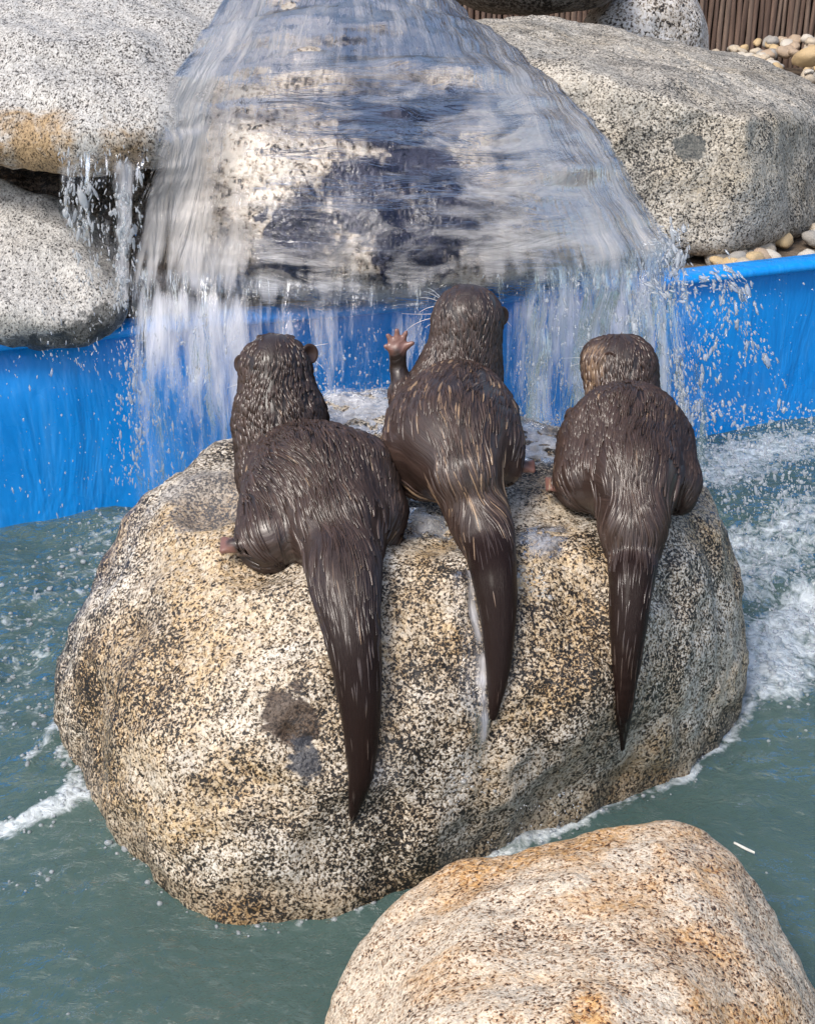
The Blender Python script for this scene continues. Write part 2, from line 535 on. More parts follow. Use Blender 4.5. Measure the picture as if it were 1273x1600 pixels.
# --- large boulder right of the waterfall
rp = [aY(760, 60, 3.3), aY(830, 95, 3.15), aY(1000, 130, 3.05), aY(1175, 175, 3.03), aY(1300, 200, 3.4), aY(1330, 170, 3.7),
      aY(720, 26, 3.9), aY(820, 20, 3.95), aY(930, 38, 4.0), aY(1100, 66, 4.05), aY(1220, 100, 4.0), aY(1300, 135, 3.9),
      aY(930, 300, 3.0), aY(1000, 360, 2.98), aY(1060, 395, 2.98), aY(1140, 392, 2.99), aY(1165, 300, 3.0), aY(1225, 375, 3.12), aY(1290, 335, 3.4), aY(1310, 260, 3.45),
      aY(600, 40, 3.95), aY(640, 150, 3.25), (0.05, 3.2, 0.34), (0.1, 3.9, 0.34), (1.3, 3.95, 0.34), (0.55, 3.08, 0.345), (0.75, 3.06, 0.345), (1.1, 3.5, 0.345)]
right_m = granite('granite_grey', scale=240, light=(0.43, 0.385, 0.315, 1), white=(0.60, 0.56, 0.49, 1), mid=(0.30, 0.27, 0.22, 1), cut=0.0,
                  stain_refl=(0.72, 0.62, 0.45, 1), stain_refl_amt=0.6, stain_refl_lo=0.5, stain_refl_scale=2.2, grey_amt=0.6, rough=0.6, seed=7.0,
                  spots=[((aY(1075, 228, 3.03) - np.array([0.7, 3.5, 0.335])).tolist(), 0.035, (0.25, 0.27, 0.27, 1), 0.9)])
rock('grey_boulder', rp, right_m, 'massive grey granite boulder with a flat top beside the waterfall', sub=7, iters=11, origin=(0.7, 3.5, 0.335),
     disp=((3, 0.014), (11, 0.007), (40, 0.002)), seed=21, chips=0.004)

# --- dark boulder resting on it and the pale one behind
up_ = [aY(660, -10, 4.3), aY(720, 22, 4.15), aY(850, 28, 4.1), aY(940, 18, 4.15), aY(985, -12, 4.3), aY(700, -60, 4.1), aY(850, -70, 4.05), aY(980, -60, 4.1),
       aY(700, -160, 4.3), aY(950, -160, 4.3), aY(680, -20, 5.0), aY(960, -20, 5.0), aY(700, -160, 4.9), aY(950, -160, 4.9)]
dark_m = granite('granite_dark', scale=130, light=(0.34, 0.31, 0.27, 1), white=(0.5, 0.47, 0.42, 1), mid=(0.16, 0.14, 0.11, 1), cut=0.03, stain_refl_amt=0.4, seed=11, tone=0.5)
rock('dark_boulder', up_, dark_m, 'dark rounded boulder propped on top of the flat grey one', sub=5, iters=16, disp=((3, 0.012), (12, 0.006)), seed=31)
bp_ = [aY(900, 45, 4.6), aY(930, 10, 4.5), aY(1000, -20, 4.5), aY(1070, -5, 4.5), aY(1100, 30, 4.55), aY(1106, 80, 4.55), aY(1000, 90, 4.4), aY(920, 80, 4.4),
       aY(980, -60, 4.9), aY(1060, -60, 4.9), aY(1100, 20, 5.1), aY(930, 20, 5.1)]
bp_ += [(p[0], p[1] + 0.05, 0.33) for p in bp_[5:8]] + [(bp_[10][0], 5.1, 0.33), (bp_[11][0], 5.1, 0.33)]
pale_m = granite('granite_pale', scale=120, light=(0.66, 0.62, 0.55, 1), cut=-0.04, stain_refl_amt=0.3, seed=13)
rock('pale_boulder', bp_, pale_m, 'pale round boulder standing between the grey boulder and the fence', sub=5, iters=16, disp=((4, 0.012), (14, 0.006)), seed=37)

# --- slabs on the left
lw_elong = (1.0, 1.0, 1.9)
slab_m = granite('granite_white', scale=220, light=(0.45, 0.43, 0.395, 1), white=(0.60, 0.585, 0.555, 1), mid=(0.24, 0.22, 0.20, 1), cut=-0.035, stain_refl=(0.78, 0.58, 0.30, 1),
                 stain_refl_amt=0.15, stain_refl_lo=0.56, stain_refl_scale=3, grey_amt=0.15, rough=0.6, seed=17, elong=(1.5, 1, 1.0), var=0.12,
                 spots=[((aY(60, 245, 2.5) - np.array([-0.9, 2.9, 0.6])).tolist(), 0.10, (0.66, 0.42, 0.17, 1), 0.85, 0.12),
                        ((aY(190, 250, 2.5) - np.array([-0.9, 2.9, 0.6])).tolist(), 0.075, (0.62, 0.40, 0.17, 1), 0.8, 0.12),
                        ((aY(-60, 250, 2.5) - np.array([-0.9, 2.9, 0.6])).tolist(), 0.09, (0.62, 0.42, 0.18, 1), 0.8, 0.12)])
sp = [aY(-120, 215, 2.50), aY(0, 215, 2.47), aY(120, 205, 2.46), aY(240, 205, 2.47), aY(360, 190, 2.62),
      aY(-120, 270, 2.52), aY(0, 278, 2.49), aY(90, 285, 2.49), aY(200, 280, 2.50), aY(340, 262, 2.66),
      aY(-150, 60, 2.72), aY(0, 50, 2.70), aY(200, 60, 2.70), aY(420, 30, 2.95),
      aY(-150, -80, 3.2), aY(100, -80, 3.2), aY(330, -60, 3.25), (-1.2, 3.6, 0.95), (-0.3, 3.6, 0.95), (-1.2, 3.6, 0.72), (-0.35, 3.6, 0.72), (-1.1, 2.8, 0.70), (-0.45, 2.8, 0.70)]
rock('white_slab', sp, slab_m, 'wide white granite slab with a rusty lower edge, left of the waterfall crest', sub=7, iters=14, origin=(-0.9, 2.9, 0.6),
     disp=((4, 0.012), (14, 0.006), (45, 0.0015)), seed=41)
LSO = np.array([-0.8, 2.6, 0.36])
lo_m = granite('granite_white_low', scale=220, light=(0.45, 0.43, 0.395, 1), white=(0.60, 0.585, 0.555, 1), mid=(0.32, 0.31, 0.30, 1), cut=-0.045, stain_refl_amt=0.1, grey_amt=0.2,
               rough=0.6, seed=19, elong=(1.5, 1, 1.0), var=0.12,
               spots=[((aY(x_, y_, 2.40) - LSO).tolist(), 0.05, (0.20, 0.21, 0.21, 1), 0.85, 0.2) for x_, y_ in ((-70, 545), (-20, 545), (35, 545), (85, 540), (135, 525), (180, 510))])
lp = [aY(-130, 292, 2.66), aY(0, 290, 2.64), aY(60, 298, 2.62), aY(100, 325, 2.62), aY(110, 400, 2.52), aY(150, 445, 2.46), aY(200, 482, 2.42), aY(196, 500, 2.42),
      aY(-130, 470, 2.36), aY(0, 485, 2.34), aY(80, 500, 2.35), aY(130, 512, 2.37), aY(-130, 525, 2.42), aY(0, 545, 2.40), aY(100, 548, 2.41), aY(180, 520, 2.44),
      (-1.1, 2.9, 0.52), (-0.6, 2.85, 0.5), (-1.1, 2.9, 0.36), (-0.55, 2.8, 0.36), (-1.05, 2.45, 0.375)]
rock('lower_slab', lp, lo_m, 'white granite slab jutting over the blue wall under the wide slab', origin=tuple(LSO), sub=6, iters=10, disp=((5, 0.012), (17, 0.006), (50, 0.0015)), seed=43)
cave_m = granite('granite_brown', scale=140, light=(0.13, 0.095, 0.07, 1), white=(0.2, 0.155, 0.12, 1), mid=(0.06, 0.045, 0.035, 1), cut=0.03, stain_refl_amt=0.6, seed=23, rough=0.4)
cp = [aY(-150, 300, 2.9), aY(-150, 380, 2.8), (-1.3, 3.2, 0.74), (-0.3, 3.2, 0.74), (-1.3, 3.2, 0.34), aY(90, 300, 2.85), aY(300, 300, 2.85), aY(100, 480, 2.66), aY(210, 490, 2.60), aY(330, 480, 2.62), aY(160, 400, 2.66), aY(260, 400, 2.66),
      (-0.75, 3.2, 0.60), (-0.3, 3.2, 0.60), (-0.75, 3.2, 0.34), (-0.3, 3.2, 0.34), (-0.7, 2.62, 0.345), (-0.35, 2.62, 0.345)]
rock('brown_rock', cp, cave_m, 'small brown rock in the hollow between the white slabs, widened and darkened to block light', sub=5, iters=8, disp=((6, 0.012), (20, 0.008)), seed=47)  # rock in the hollow, widened left and darkened to block light in the gap

# --- the boulder under the waterfall; its rows follow the water that runs over it
ROWS = [
    [(380, -55, 3.05), (470, -62, 3.16), (560, -66, 3.2), (640, -50, 3.22), (690, -20, 3.28)],
    [(318, 45, 2.72), (440, 12, 2.88), (570, 2, 2.93), (690, 22, 3.0), (770, 52, 3.1)],
    [(262, 130, 2.52), (405, 106, 2.66), (580, 104, 2.72), (740, 105, 2.78), (868, 122, 2.98)],
    [(236, 225, 2.46), (380, 208, 2.55), (570, 210, 2.55), (780, 208, 2.60), (940, 205, 2.85)],
    [(216, 320, 2.44), (365, 318, 2.48), (565, 325, 2.44), (800, 315, 2.48), (1000, 292, 2.74)],
    [(203, 410, 2.43), (355, 412, 2.42), (562, 425, 2.38), (812, 412, 2.42), (1056, 385, 2.66)],
    [(196, 480, 2.42), (350, 490, 2.39), (560, 500, 2.355), (815, 485, 2.39), (1066, 440, 2.64)],
]
fpts = []
for r_i, row in enumerate(ROWS[:6]):
    for c_i, (px, py, Y) in enumerate(row):
        p = aY(px, py, Y)
        if c_i == 0: p = p + np.array([0.05, 0.06, -0.01])
        if c_i == 4: p = p + np.array([-0.05, 0.03, -0.02])
        fpts.append(p + np.array([0, 0.035, -0.012]))
fpts += [aY(240, 455, 2.56), aY(420, 462, 2.50), aY(600, 468, 2.47), aY(830, 455, 2.52), aY(1000, 420, 2.74),
         (-0.45, 3.6, 0.88), (-0.05, 3.6, 0.86), (-0.5, 3.6, 0.35), (0.2, 3.5, 0.35), (-0.42, 2.75, 0.37), (0.0, 2.7, 0.37), (0.45, 2.95, 0.37)]
FBO = np.array([-0.05, 3.0, 0.35])
g_m = granite('granite_wet', scale=120, light=(0.46, 0.38, 0.29, 1), white=(0.60, 0.53, 0.44, 1), mid=(0.26, 0.20, 0.15, 1), cut=-0.05, stain_refl=(0.03, 0.05, 0.13, 1),  # navy patches and spots: the blue wall's reflection painted into the rock colour
              stain_refl_amt=1.0, stain_refl_lo=0.45, stain_refl_scale=6, refl_el=(0.7, 1, 1.8), grey_amt=0.4, rough=0.25, seed=29,
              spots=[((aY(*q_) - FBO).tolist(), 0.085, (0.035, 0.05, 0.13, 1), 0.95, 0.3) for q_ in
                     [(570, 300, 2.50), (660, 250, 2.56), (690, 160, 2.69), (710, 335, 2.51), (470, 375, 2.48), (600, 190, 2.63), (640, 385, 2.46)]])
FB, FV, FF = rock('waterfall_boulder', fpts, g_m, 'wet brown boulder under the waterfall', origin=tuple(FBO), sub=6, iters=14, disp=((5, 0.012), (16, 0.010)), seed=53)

# ================================================================== WATER
# --- pool surface
gx = np.linspace(-2.0, 2.2, 300); gy = np.linspace(-0.6, 3.6, 300)
XX, YY = np.meshgrid(gx, gy)
P2 = np.stack([XX.ravel(), YY.ravel(), np.zeros(XX.size)], 1)


def pxy(P):
    q = P - CAM
    dd = q @ FWD
    return 636.5 + F * (q @ RT) / dd, 800 - F * (q @ UP) / dd


pr = aZ(1210, 830, 0); pl_ = aZ(120, 900, 0)
turb = np.exp(-(((XX - 0.72) / 0.42) ** 2 + ((YY - 2.15) / 0.45) ** 2)).ravel() + 0.75 * np.exp(-(((XX + 0.65) / 0.35) ** 2 + ((YY - 2.05) / 0.45) ** 2)).ravel() \
    + 0.9 * np.exp(-(((XX - 0.1) / 0.5) ** 2 + ((YY - 2.42) / 0.18) ** 2)).ravel()
turb = np.clip(turb, 0, 1.2)
h = 0.0035 * fbm(P2, 5, 3, 91) + 0.0012 * fbm(P2, 17, 2, 92)
h = h + turb * (0.018 * fbm(P2, 9, 4, 93, 0.6))


def seg_d(P, a, b):
    a = np.asarray(a)[:2]; b = np.asarray(b)[:2]
    q = P[:, :2]
    ab = b - a
    t = np.clip(((q - a) @ ab) / (ab @ ab), 0, 1)
    return np.linalg.norm(q - a - t[:, None] * ab, axis=1)


def poly_d(P, pts):
    return np.min([seg_d(P, pts[i], pts[i + 1]) for i in range(len(pts) - 1)], axis=0)


foam = np.zeros(len(P2))
jit = 0.012 * fbm(P2, 12, 3, 95) + 0.006 * fbm(P2, 40, 2, 96)
for pts, wd, am in [
    ([(-60, 1330), (0, 1300), (60, 1275), (130, 1245)], 0.030, 1.0),
    ([(-60, 1290), (10, 1290), (70, 1280)], 0.02, 0.8),
    ([(40, 1195), (75, 1150), (100, 1120)], 0.022, 0.85),
    ([(95, 1175), (130, 1235)], 0.014, 0.9),
    ([(0, 1120), (40, 1080), (20, 1050)], 0.02, 0.5),
    ([(-20, 1395), (40, 1380), (90, 1365)], 0.02, 0.45),
    ([(190, 1310), (240, 1365), (300, 1415)], 0.008, 0.55),
    ([(-60, 1150), (20, 1130), (80, 1090)], 0.05, 0.5),
    ([(1120, 1165), (1155, 1120), (1175, 1080)], 0.025, 0.8),
    ([(1190, 1060), (1230, 1000), (1273, 940)], 0.11, 0.95),
    ([(1150, 900), (1220, 850), (1300, 800)], 0.18, 0.74),
    ([(1120, 740), (1200, 700), (1300, 690)], 0.14, 0.8),
    ([(690, 1368), (760, 1342), (900, 1292)], 0.022, 0.95),
    ([(900, 1292), (1000, 1252), (1100, 1215)], 0.016, 0.6),
    ([(550, 1430), (690, 1345)], 0.008, 0.3),
    ([(150, 830), (220, 810), (330, 800)], 0.08, 0.55),
    ([(0, 980), (100, 920), (160, 860)], 0.16, 0.48),
    ([(-40, 1060), (60, 1010)], 0.12, 0.50),
]:
    L = [aZ(px, py, 0) for px, py in pts]
    d = poly_d(P2, L) + jit
    foam = np.maximum(foam, am * (1 - sstep(wd * 0.1, wd * 1.25, d)))
foam = np.maximum(foam, 0.9 * np.exp(-((YY.ravel() - 2.34) / 0.10) ** 2) * sstep(-0.55, -0.35, XX.ravel()) * sstep(0.8, 0.6, XX.ravel()))
for i in np.where((np.abs(P2[:, 0]) < 0.75) & (P2[:, 1] > 1.15) & (P2[:, 1] < 2.4))[0]:
    h_, nn_, ii_, dd_ = main_bvh.find_nearest(Vector((P2[i, 0], P2[i, 1], 0.0)), 0.05)
    if h_ is not None:
        side_ = 0.85 if P2[i, 0] > 0.03 else 0.55
        v_ = side_ * (1 - float(sstep(0.002, 0.024, abs(dd_)))) * (0.75 + 0.9 * float(jit[i]) / 0.018)
        foam[i] = max(foam[i], v_)
foam = np.clip(foam, 0, 1)
h = h + foam * 0.006 * (0.5 + fbm(P2, 45, 2, 97))
P2[:, 2] = h
n_ = len(gx)
idx = np.arange(n_ * len(gy)).reshape(len(gy), n_)
wf = np.stack([idx[:-1, :-1], idx[:-1, 1:], idx[1:, 1:], idx[1:, :-1]], -1).reshape(-1, 4)
keep_wall = []
g = G('pool_water')
co = g.coord('Object')
fa = g.attr('foam'); tb = g.attr('turb')
cells = g.vor(co, 85, 'Distance')
fn = g.noise(co, 38, 5, 0.7, 0.8)
fm = g.math('ADD', fa, g.math('MULTIPLY', g.math('SUBTRACT', fn, 0.5), 1.5))
fm = g.math('ADD', fm, g.math('MULTIPLY', g.math('SUBTRACT', cells, 0.4), -0.25))
fmask = g.ramp(fm, [(0.50, 0.0), (0.95, 0.82)])
ripple = g.math('ADD', g.math('MULTIPLY', g.noise(g.mapping(co, scale=(1, 1.5, 1)), 22, 4, 0.6, 0.8), g.math('ADD', 0.35, g.math('MULTIPLY', tb, 2.2))), g.math('MULTIPLY', fm, 0.25))
nb_ = g.bump(ripple, 1.0, 0.02)
murk = g.n('ShaderNodeBsdfDiffuse', {'Color': g.ramp(g.noise(co, 2.5, 3), [(0.3, (0.062, 0.112, 0.102, 1)), (0.7, (0.090, 0.145, 0.128, 1))])}).outputs[0]
clear = g.n('ShaderNodeBsdfTransparent', {'Color': (0.72, 0.86, 0.80, 1)}).outputs[0]
body = g.mixs(0.80, clear, murk)
gl = g.n('ShaderNodeBsdfGlossy', {'Color': (1, 1, 1, 1), 'Roughness': 0.06, 'Normal': nb_}).outputs[0]
fr = g.n('ShaderNodeFresnel', {'IOR': 1.45, 'Normal': nb_}).outputs[0]
wat = g.mixs(fr, body, gl)
fo = g.principled(Base_Color=(0.74, 0.80, 0.83, 1), Roughness=0.4, Normal=g.bump(g.math('ADD', fn, g.math('MULTIPLY', cells, -0.6)), 0.8, 0.008), Subsurface_Weight=0.0)
water_m = g.done(g.mixs(fmask, wat, fo))
o = obj('water', P2, wf, water_m, attrs={'foam': foam, 'turb': turb}); o['kind'] = 'structure'


# --- falling water sheets
def smooth_rows(rows, nv, nu):
    A = np.array([[aY(*c) for c in row] for row in rows])       # rows x cols x 3

    def cat(P, n):
        m = len(P)
        t = np.linspace(0, m - 1 - 1e-6, n); i = t.astype(int); f = (t - i)[:, None, None]
        g0 = P[np.clip(i - 1, 0, m - 1)]; g1 = P[i]; g2 = P[np.clip(i + 1, 0, m - 1)]; g3 = P[np.clip(i + 2, 0, m - 1)]
        return 0.5 * ((2 * g1) + (-g0 + g2) * f + (2 * g0 - 5 * g1 + 4 * g2 - g3) * f ** 2 + (-g0 + 3 * g1 - 3 * g2 + g3) * f ** 3)
    A = cat(A, nv)
    A = np.swapaxes(cat(np.swapaxes(A, 0, 1), nu), 0, 1)
    return A


def grid_faces(nv, nu):
    idx = np.arange(nv * nu).reshape(nv, nu)
    return np.stack([idx[:-1, :-1], idx[:-1, 1:], idx[1:, 1:], idx[1:, :-1]], -1).reshape(-1, 4)


def sheet_mat(name, su, sv, lo, hi, top, ripu=8, ripv=40, rip=0.8, gloss=1.0, white=(0.82, 0.83, 0.88, 1), base=0.0, refr=0.0, bands=False):
    g = G(name)
    fl = g.attr('flow', 'Vector')        # u across (m), v along (m)
    de = g.attr('dens')
    w1 = g.noise(g.mapping(fl, scale=(su, sv, 1)), 1.0, 5, 0.62, 0.5)
    w2 = g.noise(g.mapping(fl, scale=(su * 0.32, sv * 0.8, 1), loc=(3, 8, 0)), 1.0, 3, 0.55, 0.4)
    fm = g.math('ADD', g.math('MULTIPLY', w1, 0.6), g.math('MULTIPLY', w2, 0.5))
    if bands:
        w3 = g.noise(g.mapping(fl, scale=(7, 17, 1), loc=(1, 2, 0)), 1.0, 4, 0.6, 0.9)
        w4 = g.noise(g.mapping(fl, scale=(22, 50, 1), loc=(6, 2, 0)), 1.0, 3, 0.6, 0.6)
        fb = g.math('ADD', g.math('MULTIPLY', w3, 0.85), g.math('MULTIPLY', w4, 0.25))
        mx = g.n('ShaderNodeMix', {0: g.attr('band'), 2: fm, 3: fb}, data_type='FLOAT')
        fm = mx.outputs[0]
    fm = g.math('ADD', fm, g.math('MULTIPLY', g.math('SUBTRACT', de, 0.5), 0.7))
    fk = g.ramp(fm, [(lo, base), (hi, top)])
    rp_ = g.noise(g.mapping(fl, scale=(ripu, ripv, 1)), 1.0, 4, 0.6, 0.7)
    if bands:
        rs_ = g.noise(g.mapping(fl, scale=(34, 5, 1), loc=(2, 9, 0)), 1.0, 4, 0.6, 0.7)
        rp_ = g.n('ShaderNodeMix', {0: g.attr('band'), 2: rs_, 3: rp_}, data_type='FLOAT').outputs[0]
    hh = g.math('ADD', g.math('MULTIPLY', rp_, rip), g.math('MULTIPLY', w1, 0.5))
    nb = g.bump(hh, 0.8, 0.012)
    tr = g.n('ShaderNodeBsdfTransparent', {'Color': (0.97, 0.98, 1, 1)}).outputs[0]
    if refr > 0:
        rf = g.n('ShaderNodeBsdfRefraction', {'Color': (0.97, 0.98, 1, 1), 'Roughness': 0.02, 'IOR': 1.12, 'Normal': nb}).outputs[0]
        tr = g.mixs(refr, tr, rf)
    gl = g.n('ShaderNodeBsdfGlossy', {'Color': (1, 1, 1, 1), 'Roughness': 0.10, 'Normal': nb}).outputs[0]
    fr = g.n('ShaderNodeFresnel', {'IOR': 1.33, 'Normal': nb}).outputs[0]
    vis = g.ramp(de, [(0.03, 0.0), (0.22, 1.0)])
    clear_ = g.n('ShaderNodeBsdfTransparent', {'Color': (1, 1, 1, 1)}).outputs[0]
    wt = g.mixs(vis, clear_, g.mixs(g.math('MULTIPLY', fr, gloss, clamp=True), tr, gl))
    df = g.n('ShaderNodeBsdfDiffuse', {'Color': white, 'Normal': nb}).outputs[0]
    tl = g.n('ShaderNodeBsdfTranslucent', {'Color': white, 'Normal': nb}).outputs[0]
    return g.done(g.mixs(g.math('MULTIPLY', fk, g.ramp(de, [(0.0, 0.0), (0.12, 1.0)])), wt, g.mixs(0.35, df, tl)))


def sheet(name, rows, nv, nu, mat, dens, rip=0.006, seed=0, fq=(6, 14)):
    A = smooth_rows(rows, nv, nu)
    du = np.linalg.norm(np.diff(A, axis=1), axis=2).mean(0); u = np.concatenate([[0], np.cumsum(du)])
    dv = np.linalg.norm(np.diff(A, axis=0), axis=2).mean(1); v = np.concatenate([[0], np.cumsum(dv)])
    U, Vv = np.meshgrid(u, v)
    Un, Vn = np.meshgrid(np.linspace(0, 1, nu), np.linspace(0, 1, nv))
    a = np.gradient(A, axis=1); b = np.gradient(A, axis=0)
    N = np.cross(a, b); N /= np.linalg.norm(N, axis=2)[..., None] + 1e-9
    N *= np.where(N[..., 1:2] > 0, -1, 1)
    Q = np.stack([U.ravel() * fq[0], Vv.ravel() * fq[1], np.zeros(U.size)], 1)
    A = A + N * (rip * fbm(Q, 1.0, 3, seed)).reshape(nv, nu)[..., None]
    fl = np.stack([U.ravel(), Vv.ravel(), np.full(U.size, seed * 1.3)], 1)
    dn = np.clip(dens(Un, Vn), 0, 1).ravel()
    bd = (sstep(0.22, 0.38, Un) * sstep(0.95, 0.75, Un) * sstep(0.25, 0.45, Vn)).ravel()
    o = obj(name, A.reshape(-1, 3), grid_faces(nv, nu), mat, attrs={'flow': fl, 'dens': dn, 'band': bd})
    return o


def edge(Un, a=0.06):
    return sstep(0, a, Un) * sstep(0, a, 1 - Un)


# sheet over the boulder
fall_m = sheet_mat('fall_sheet', 26, 4, 0.49, 0.76, 0.72, ripu=8, ripv=34, rip=1.5, gloss=0.55, white=(0.80, 0.78, 0.77, 1), base=0.0, refr=0.7, bands=True)


def dens_a(U, V):
    left = np.exp(-((U - 0.10) / 0.13) ** 2) * (0.10 + 0.20 * sstep(0.3, 0.8, V))
    right = np.exp(-((U - 0.78) / 0.16) ** 2) * sstep(0.15, 0.5, V) * 0.13
    low = np.exp(-((V - 0.86) / 0.10) ** 2) * 0.16
    mid = -0.16 * np.exp(-((U - 0.5) / 0.16) ** 2 - ((V - 0.62) / 0.16) ** 2)
    n_e = 0.10 * fbm(np.stack([U.ravel() * 30, U.ravel() * 0, U.ravel() * 0], 1), 1.0, 4, 6, 0.7).reshape(U.shape)
    return (0.43 + left + right + low + mid) * edge(U, 0.05) * sstep(1.0, 0.82 + n_e, V)


wf_o = sheet('waterfall', ROWS, 150, 170, fall_m, dens_a, 0.010, 5, (5, 16))
wf_o['kind'] = 'structure'

cur_m = sheet_mat('fall_curtain', 46, 5.0, 0.55, 0.78, 0.85, ripu=30, ripv=8, rip=0.8, gloss=1.2, base=0.0)


def drop_rows(top, zs, out=0.02, spread=0.0):
    rows = []
    T = [aY(*c) for c in top]
    z0 = np.mean([p[2] for p in T])
    for z in zs:
        f = (z0 - z)
        rows.append([(p[0] + spread * f * (i / (len(T) - 1) - 0.5), p[1] - out * math.sqrt(max(f, 0)), p[2] - f) for i, p in enumerate(T)])
    return rows


def sheet_xyz(name, rows, nv, nu, mat, dens, **k):
    global aY
    keep = aY
    aY = lambda a, b, c: np.array([a, b, c])
    try:
        return sheet(name, rows, nv, nu, mat, dens, **k)
    finally:
        aY = keep


T1 = [(198, 430, 2.435), (350, 436, 2.39), (560, 446, 2.355), (815, 432, 2.39), (1060, 392, 2.64)]
zz = [0.50, 0.42, 0.30, 0.2, 0.1, -0.01]
o = sheet_xyz('waterfall', drop_rows(T1, zz, 0.10, 0.06), 90, 200, cur_m,
              lambda U, V: (0.43 + 0.24 * np.exp(-((U - 0.07) / 0.08) ** 2) + 0.34 * np.exp(-((U - 0.24) / 0.09) ** 2) + 0.25 * np.exp(-((U - 0.86) / 0.12) ** 2)
                            - 0.22 * sstep(0.25, 0.7, V)) * edge(U, 0.05) * sstep(-0.02, 0.20, V), rip=0.010, seed=8, fq=(14, 5))
o['kind'] = 'structure'
T2 = [(200, 420, 2.42), (300, 430, 2.39), (430, 440, 2.37), (600, 446, 2.34)]
o = sheet_xyz('waterfall', drop_rows(T2, zz, 0.14, 0.1), 80, 110, cur_m,
              lambda U, V: (0.66 - 0.15 * U - 0.42 * sstep(0.15, 0.75, V)) * edge(U, 0.15) * sstep(-0.05, 0.16, V), rip=0.014, seed=12, fq=(16, 5))
o['kind'] = 'structure'
T3 = [(800, 470, 2.39), (900, 455, 2.46), (1000, 430, 2.56), (1075, 385, 2.63)]
o = sheet_xyz('waterfall', drop_rows(T3, zz, 0.22, 0.35), 80, 110, cur_m,
              lambda U, V: (0.46 + 0.10 * U) * edge(U, 0.2) * sstep(-0.02, 0.22, V), rip=0.02, seed=15, fq=(12, 6))
o['kind'] = 'structure'

# water dribbling over the left slab edge
T4 = [(85, 215, 2.435), (130, 215, 2.43), (180, 212, 2.43), (235, 210, 2.44)]
trick_m = sheet_mat('trickle', 40, 7, 0.50, 0.70, 0.9, ripu=30, ripv=10, rip=0.8, gloss=1.2)
rows = []
for (py, Y, o_) in [(232, 2.445, 0), (262, 2.435, 0), (290, 2.43, 0), (350, 2.425, 4), (420, 2.42, 6), (470, 2.41, 8)]:
    rows.append([(150 - 60, py, Y), (150 - 20, py, Y), (185, py, Y), (228 - o_, py, Y)])
o = sheet('waterfall', rows, 90, 70, trick_m, lambda U, V: (0.36 + 0.30 * np.exp(-((U - 0.72) / 0.10) ** 2) - 0.45 * sstep(0.5, 0.8, V) * (U < 0.6)) * edge(U, 0.1) * sstep(0, 0.2, V), rip=0.010, seed=18, fq=(30, 9))
o['kind'] = 'structure'

# --- drops and splashes
drop_m = None
g = G('water_drop')
gl = g.n('ShaderNodeBsdfGlossy', {'Color': (1, 1, 1, 1), 'Roughness': 0.08}).outputs[0]
df = g.mixs(0.4, g.n('ShaderNodeBsdfDiffuse', {'Color': (0.86, 0.89, 0.93, 1)}).outputs[0], g.n('ShaderNodeBsdfTranslucent', {'Color': (0.86, 0.89, 0.93, 1)}).outputs[0])
tr = g.n('ShaderNodeBsdfTransparent', {'Color': (0.95, 0.98, 1, 1)}).outputs[0]
fr = g.n('ShaderNodeFresnel', {'IOR': 1.33}).outputs[0]
drop_m = g.done(g.mixs(g.math('MULTIPLY', fr, 1.5, clamp=True), g.mixs(0.42, tr, df), gl))

IV, IF, _ = get_ico(1)


def drops(name, centers, sizes, stretch, dirs, mat, seed=0):
    n = len(centers)
    centers = np.asarray(centers); sizes = np.asarray(sizes); dirs = np.asarray(dirs, float)
    dirs = dirs / np.linalg.norm(dirs, axis=1)[:, None]
    base = np.repeat(IV[None], n, 0) * sizes[:, None, None]
    base = base * (1 + 0.14 * np.random.default_rng(seed).normal(size=(n, len(IV), 1)))
    al = (base * dirs[:, None, :]).sum(2, keepdims=True)
    base = base + al * dirs[:, None, :] * (np.asarray(stretch)[:, None, None] - 1)
    V = (base + centers[:, None, :]).reshape(-1, 3)
    Fc = (IF[None] + (np.arange(n) * len(IV))[:, None, None]).reshape(-1, 3)
    o = obj(name, V, Fc, mat)
    o['kind'] = 'stuff'
    return o


def spray(n, poly, Yr, size, stretch, dirpx=(0, 1), jitter=0.25):
    """drops scattered in a screen-side quad between two distances"""
    poly = np.array(poly, float)
    a = rng.random((n, 2))
    p = (poly[0] * (1 - a[:, :1]) + poly[1] * a[:, :1]) * (1 - a[:, 1:]) + (poly[3] * (1 - a[:, :1]) + poly[2] * a[:, :1]) * a[:, 1:]
    Y = rng.uniform(*Yr, n)
    C = np.array([aY(p[i, 0], p[i, 1], Y[i]) for i in range(n)])
    sz = np.exp(rng.normal(math.log(size * 0.45), 0.55, n)); sz = np.minimum(sz, size * 1.5)
    stt = rng.uniform(stretch[0], stretch[1], n)
    D = np.stack([dirpx[0] + rng.normal(0, jitter, n), rng.normal(0, 0.1, n), -dirpx[1] + rng.normal(0, jitter * 0.5, n)], 1)
    return C, sz, stt, D


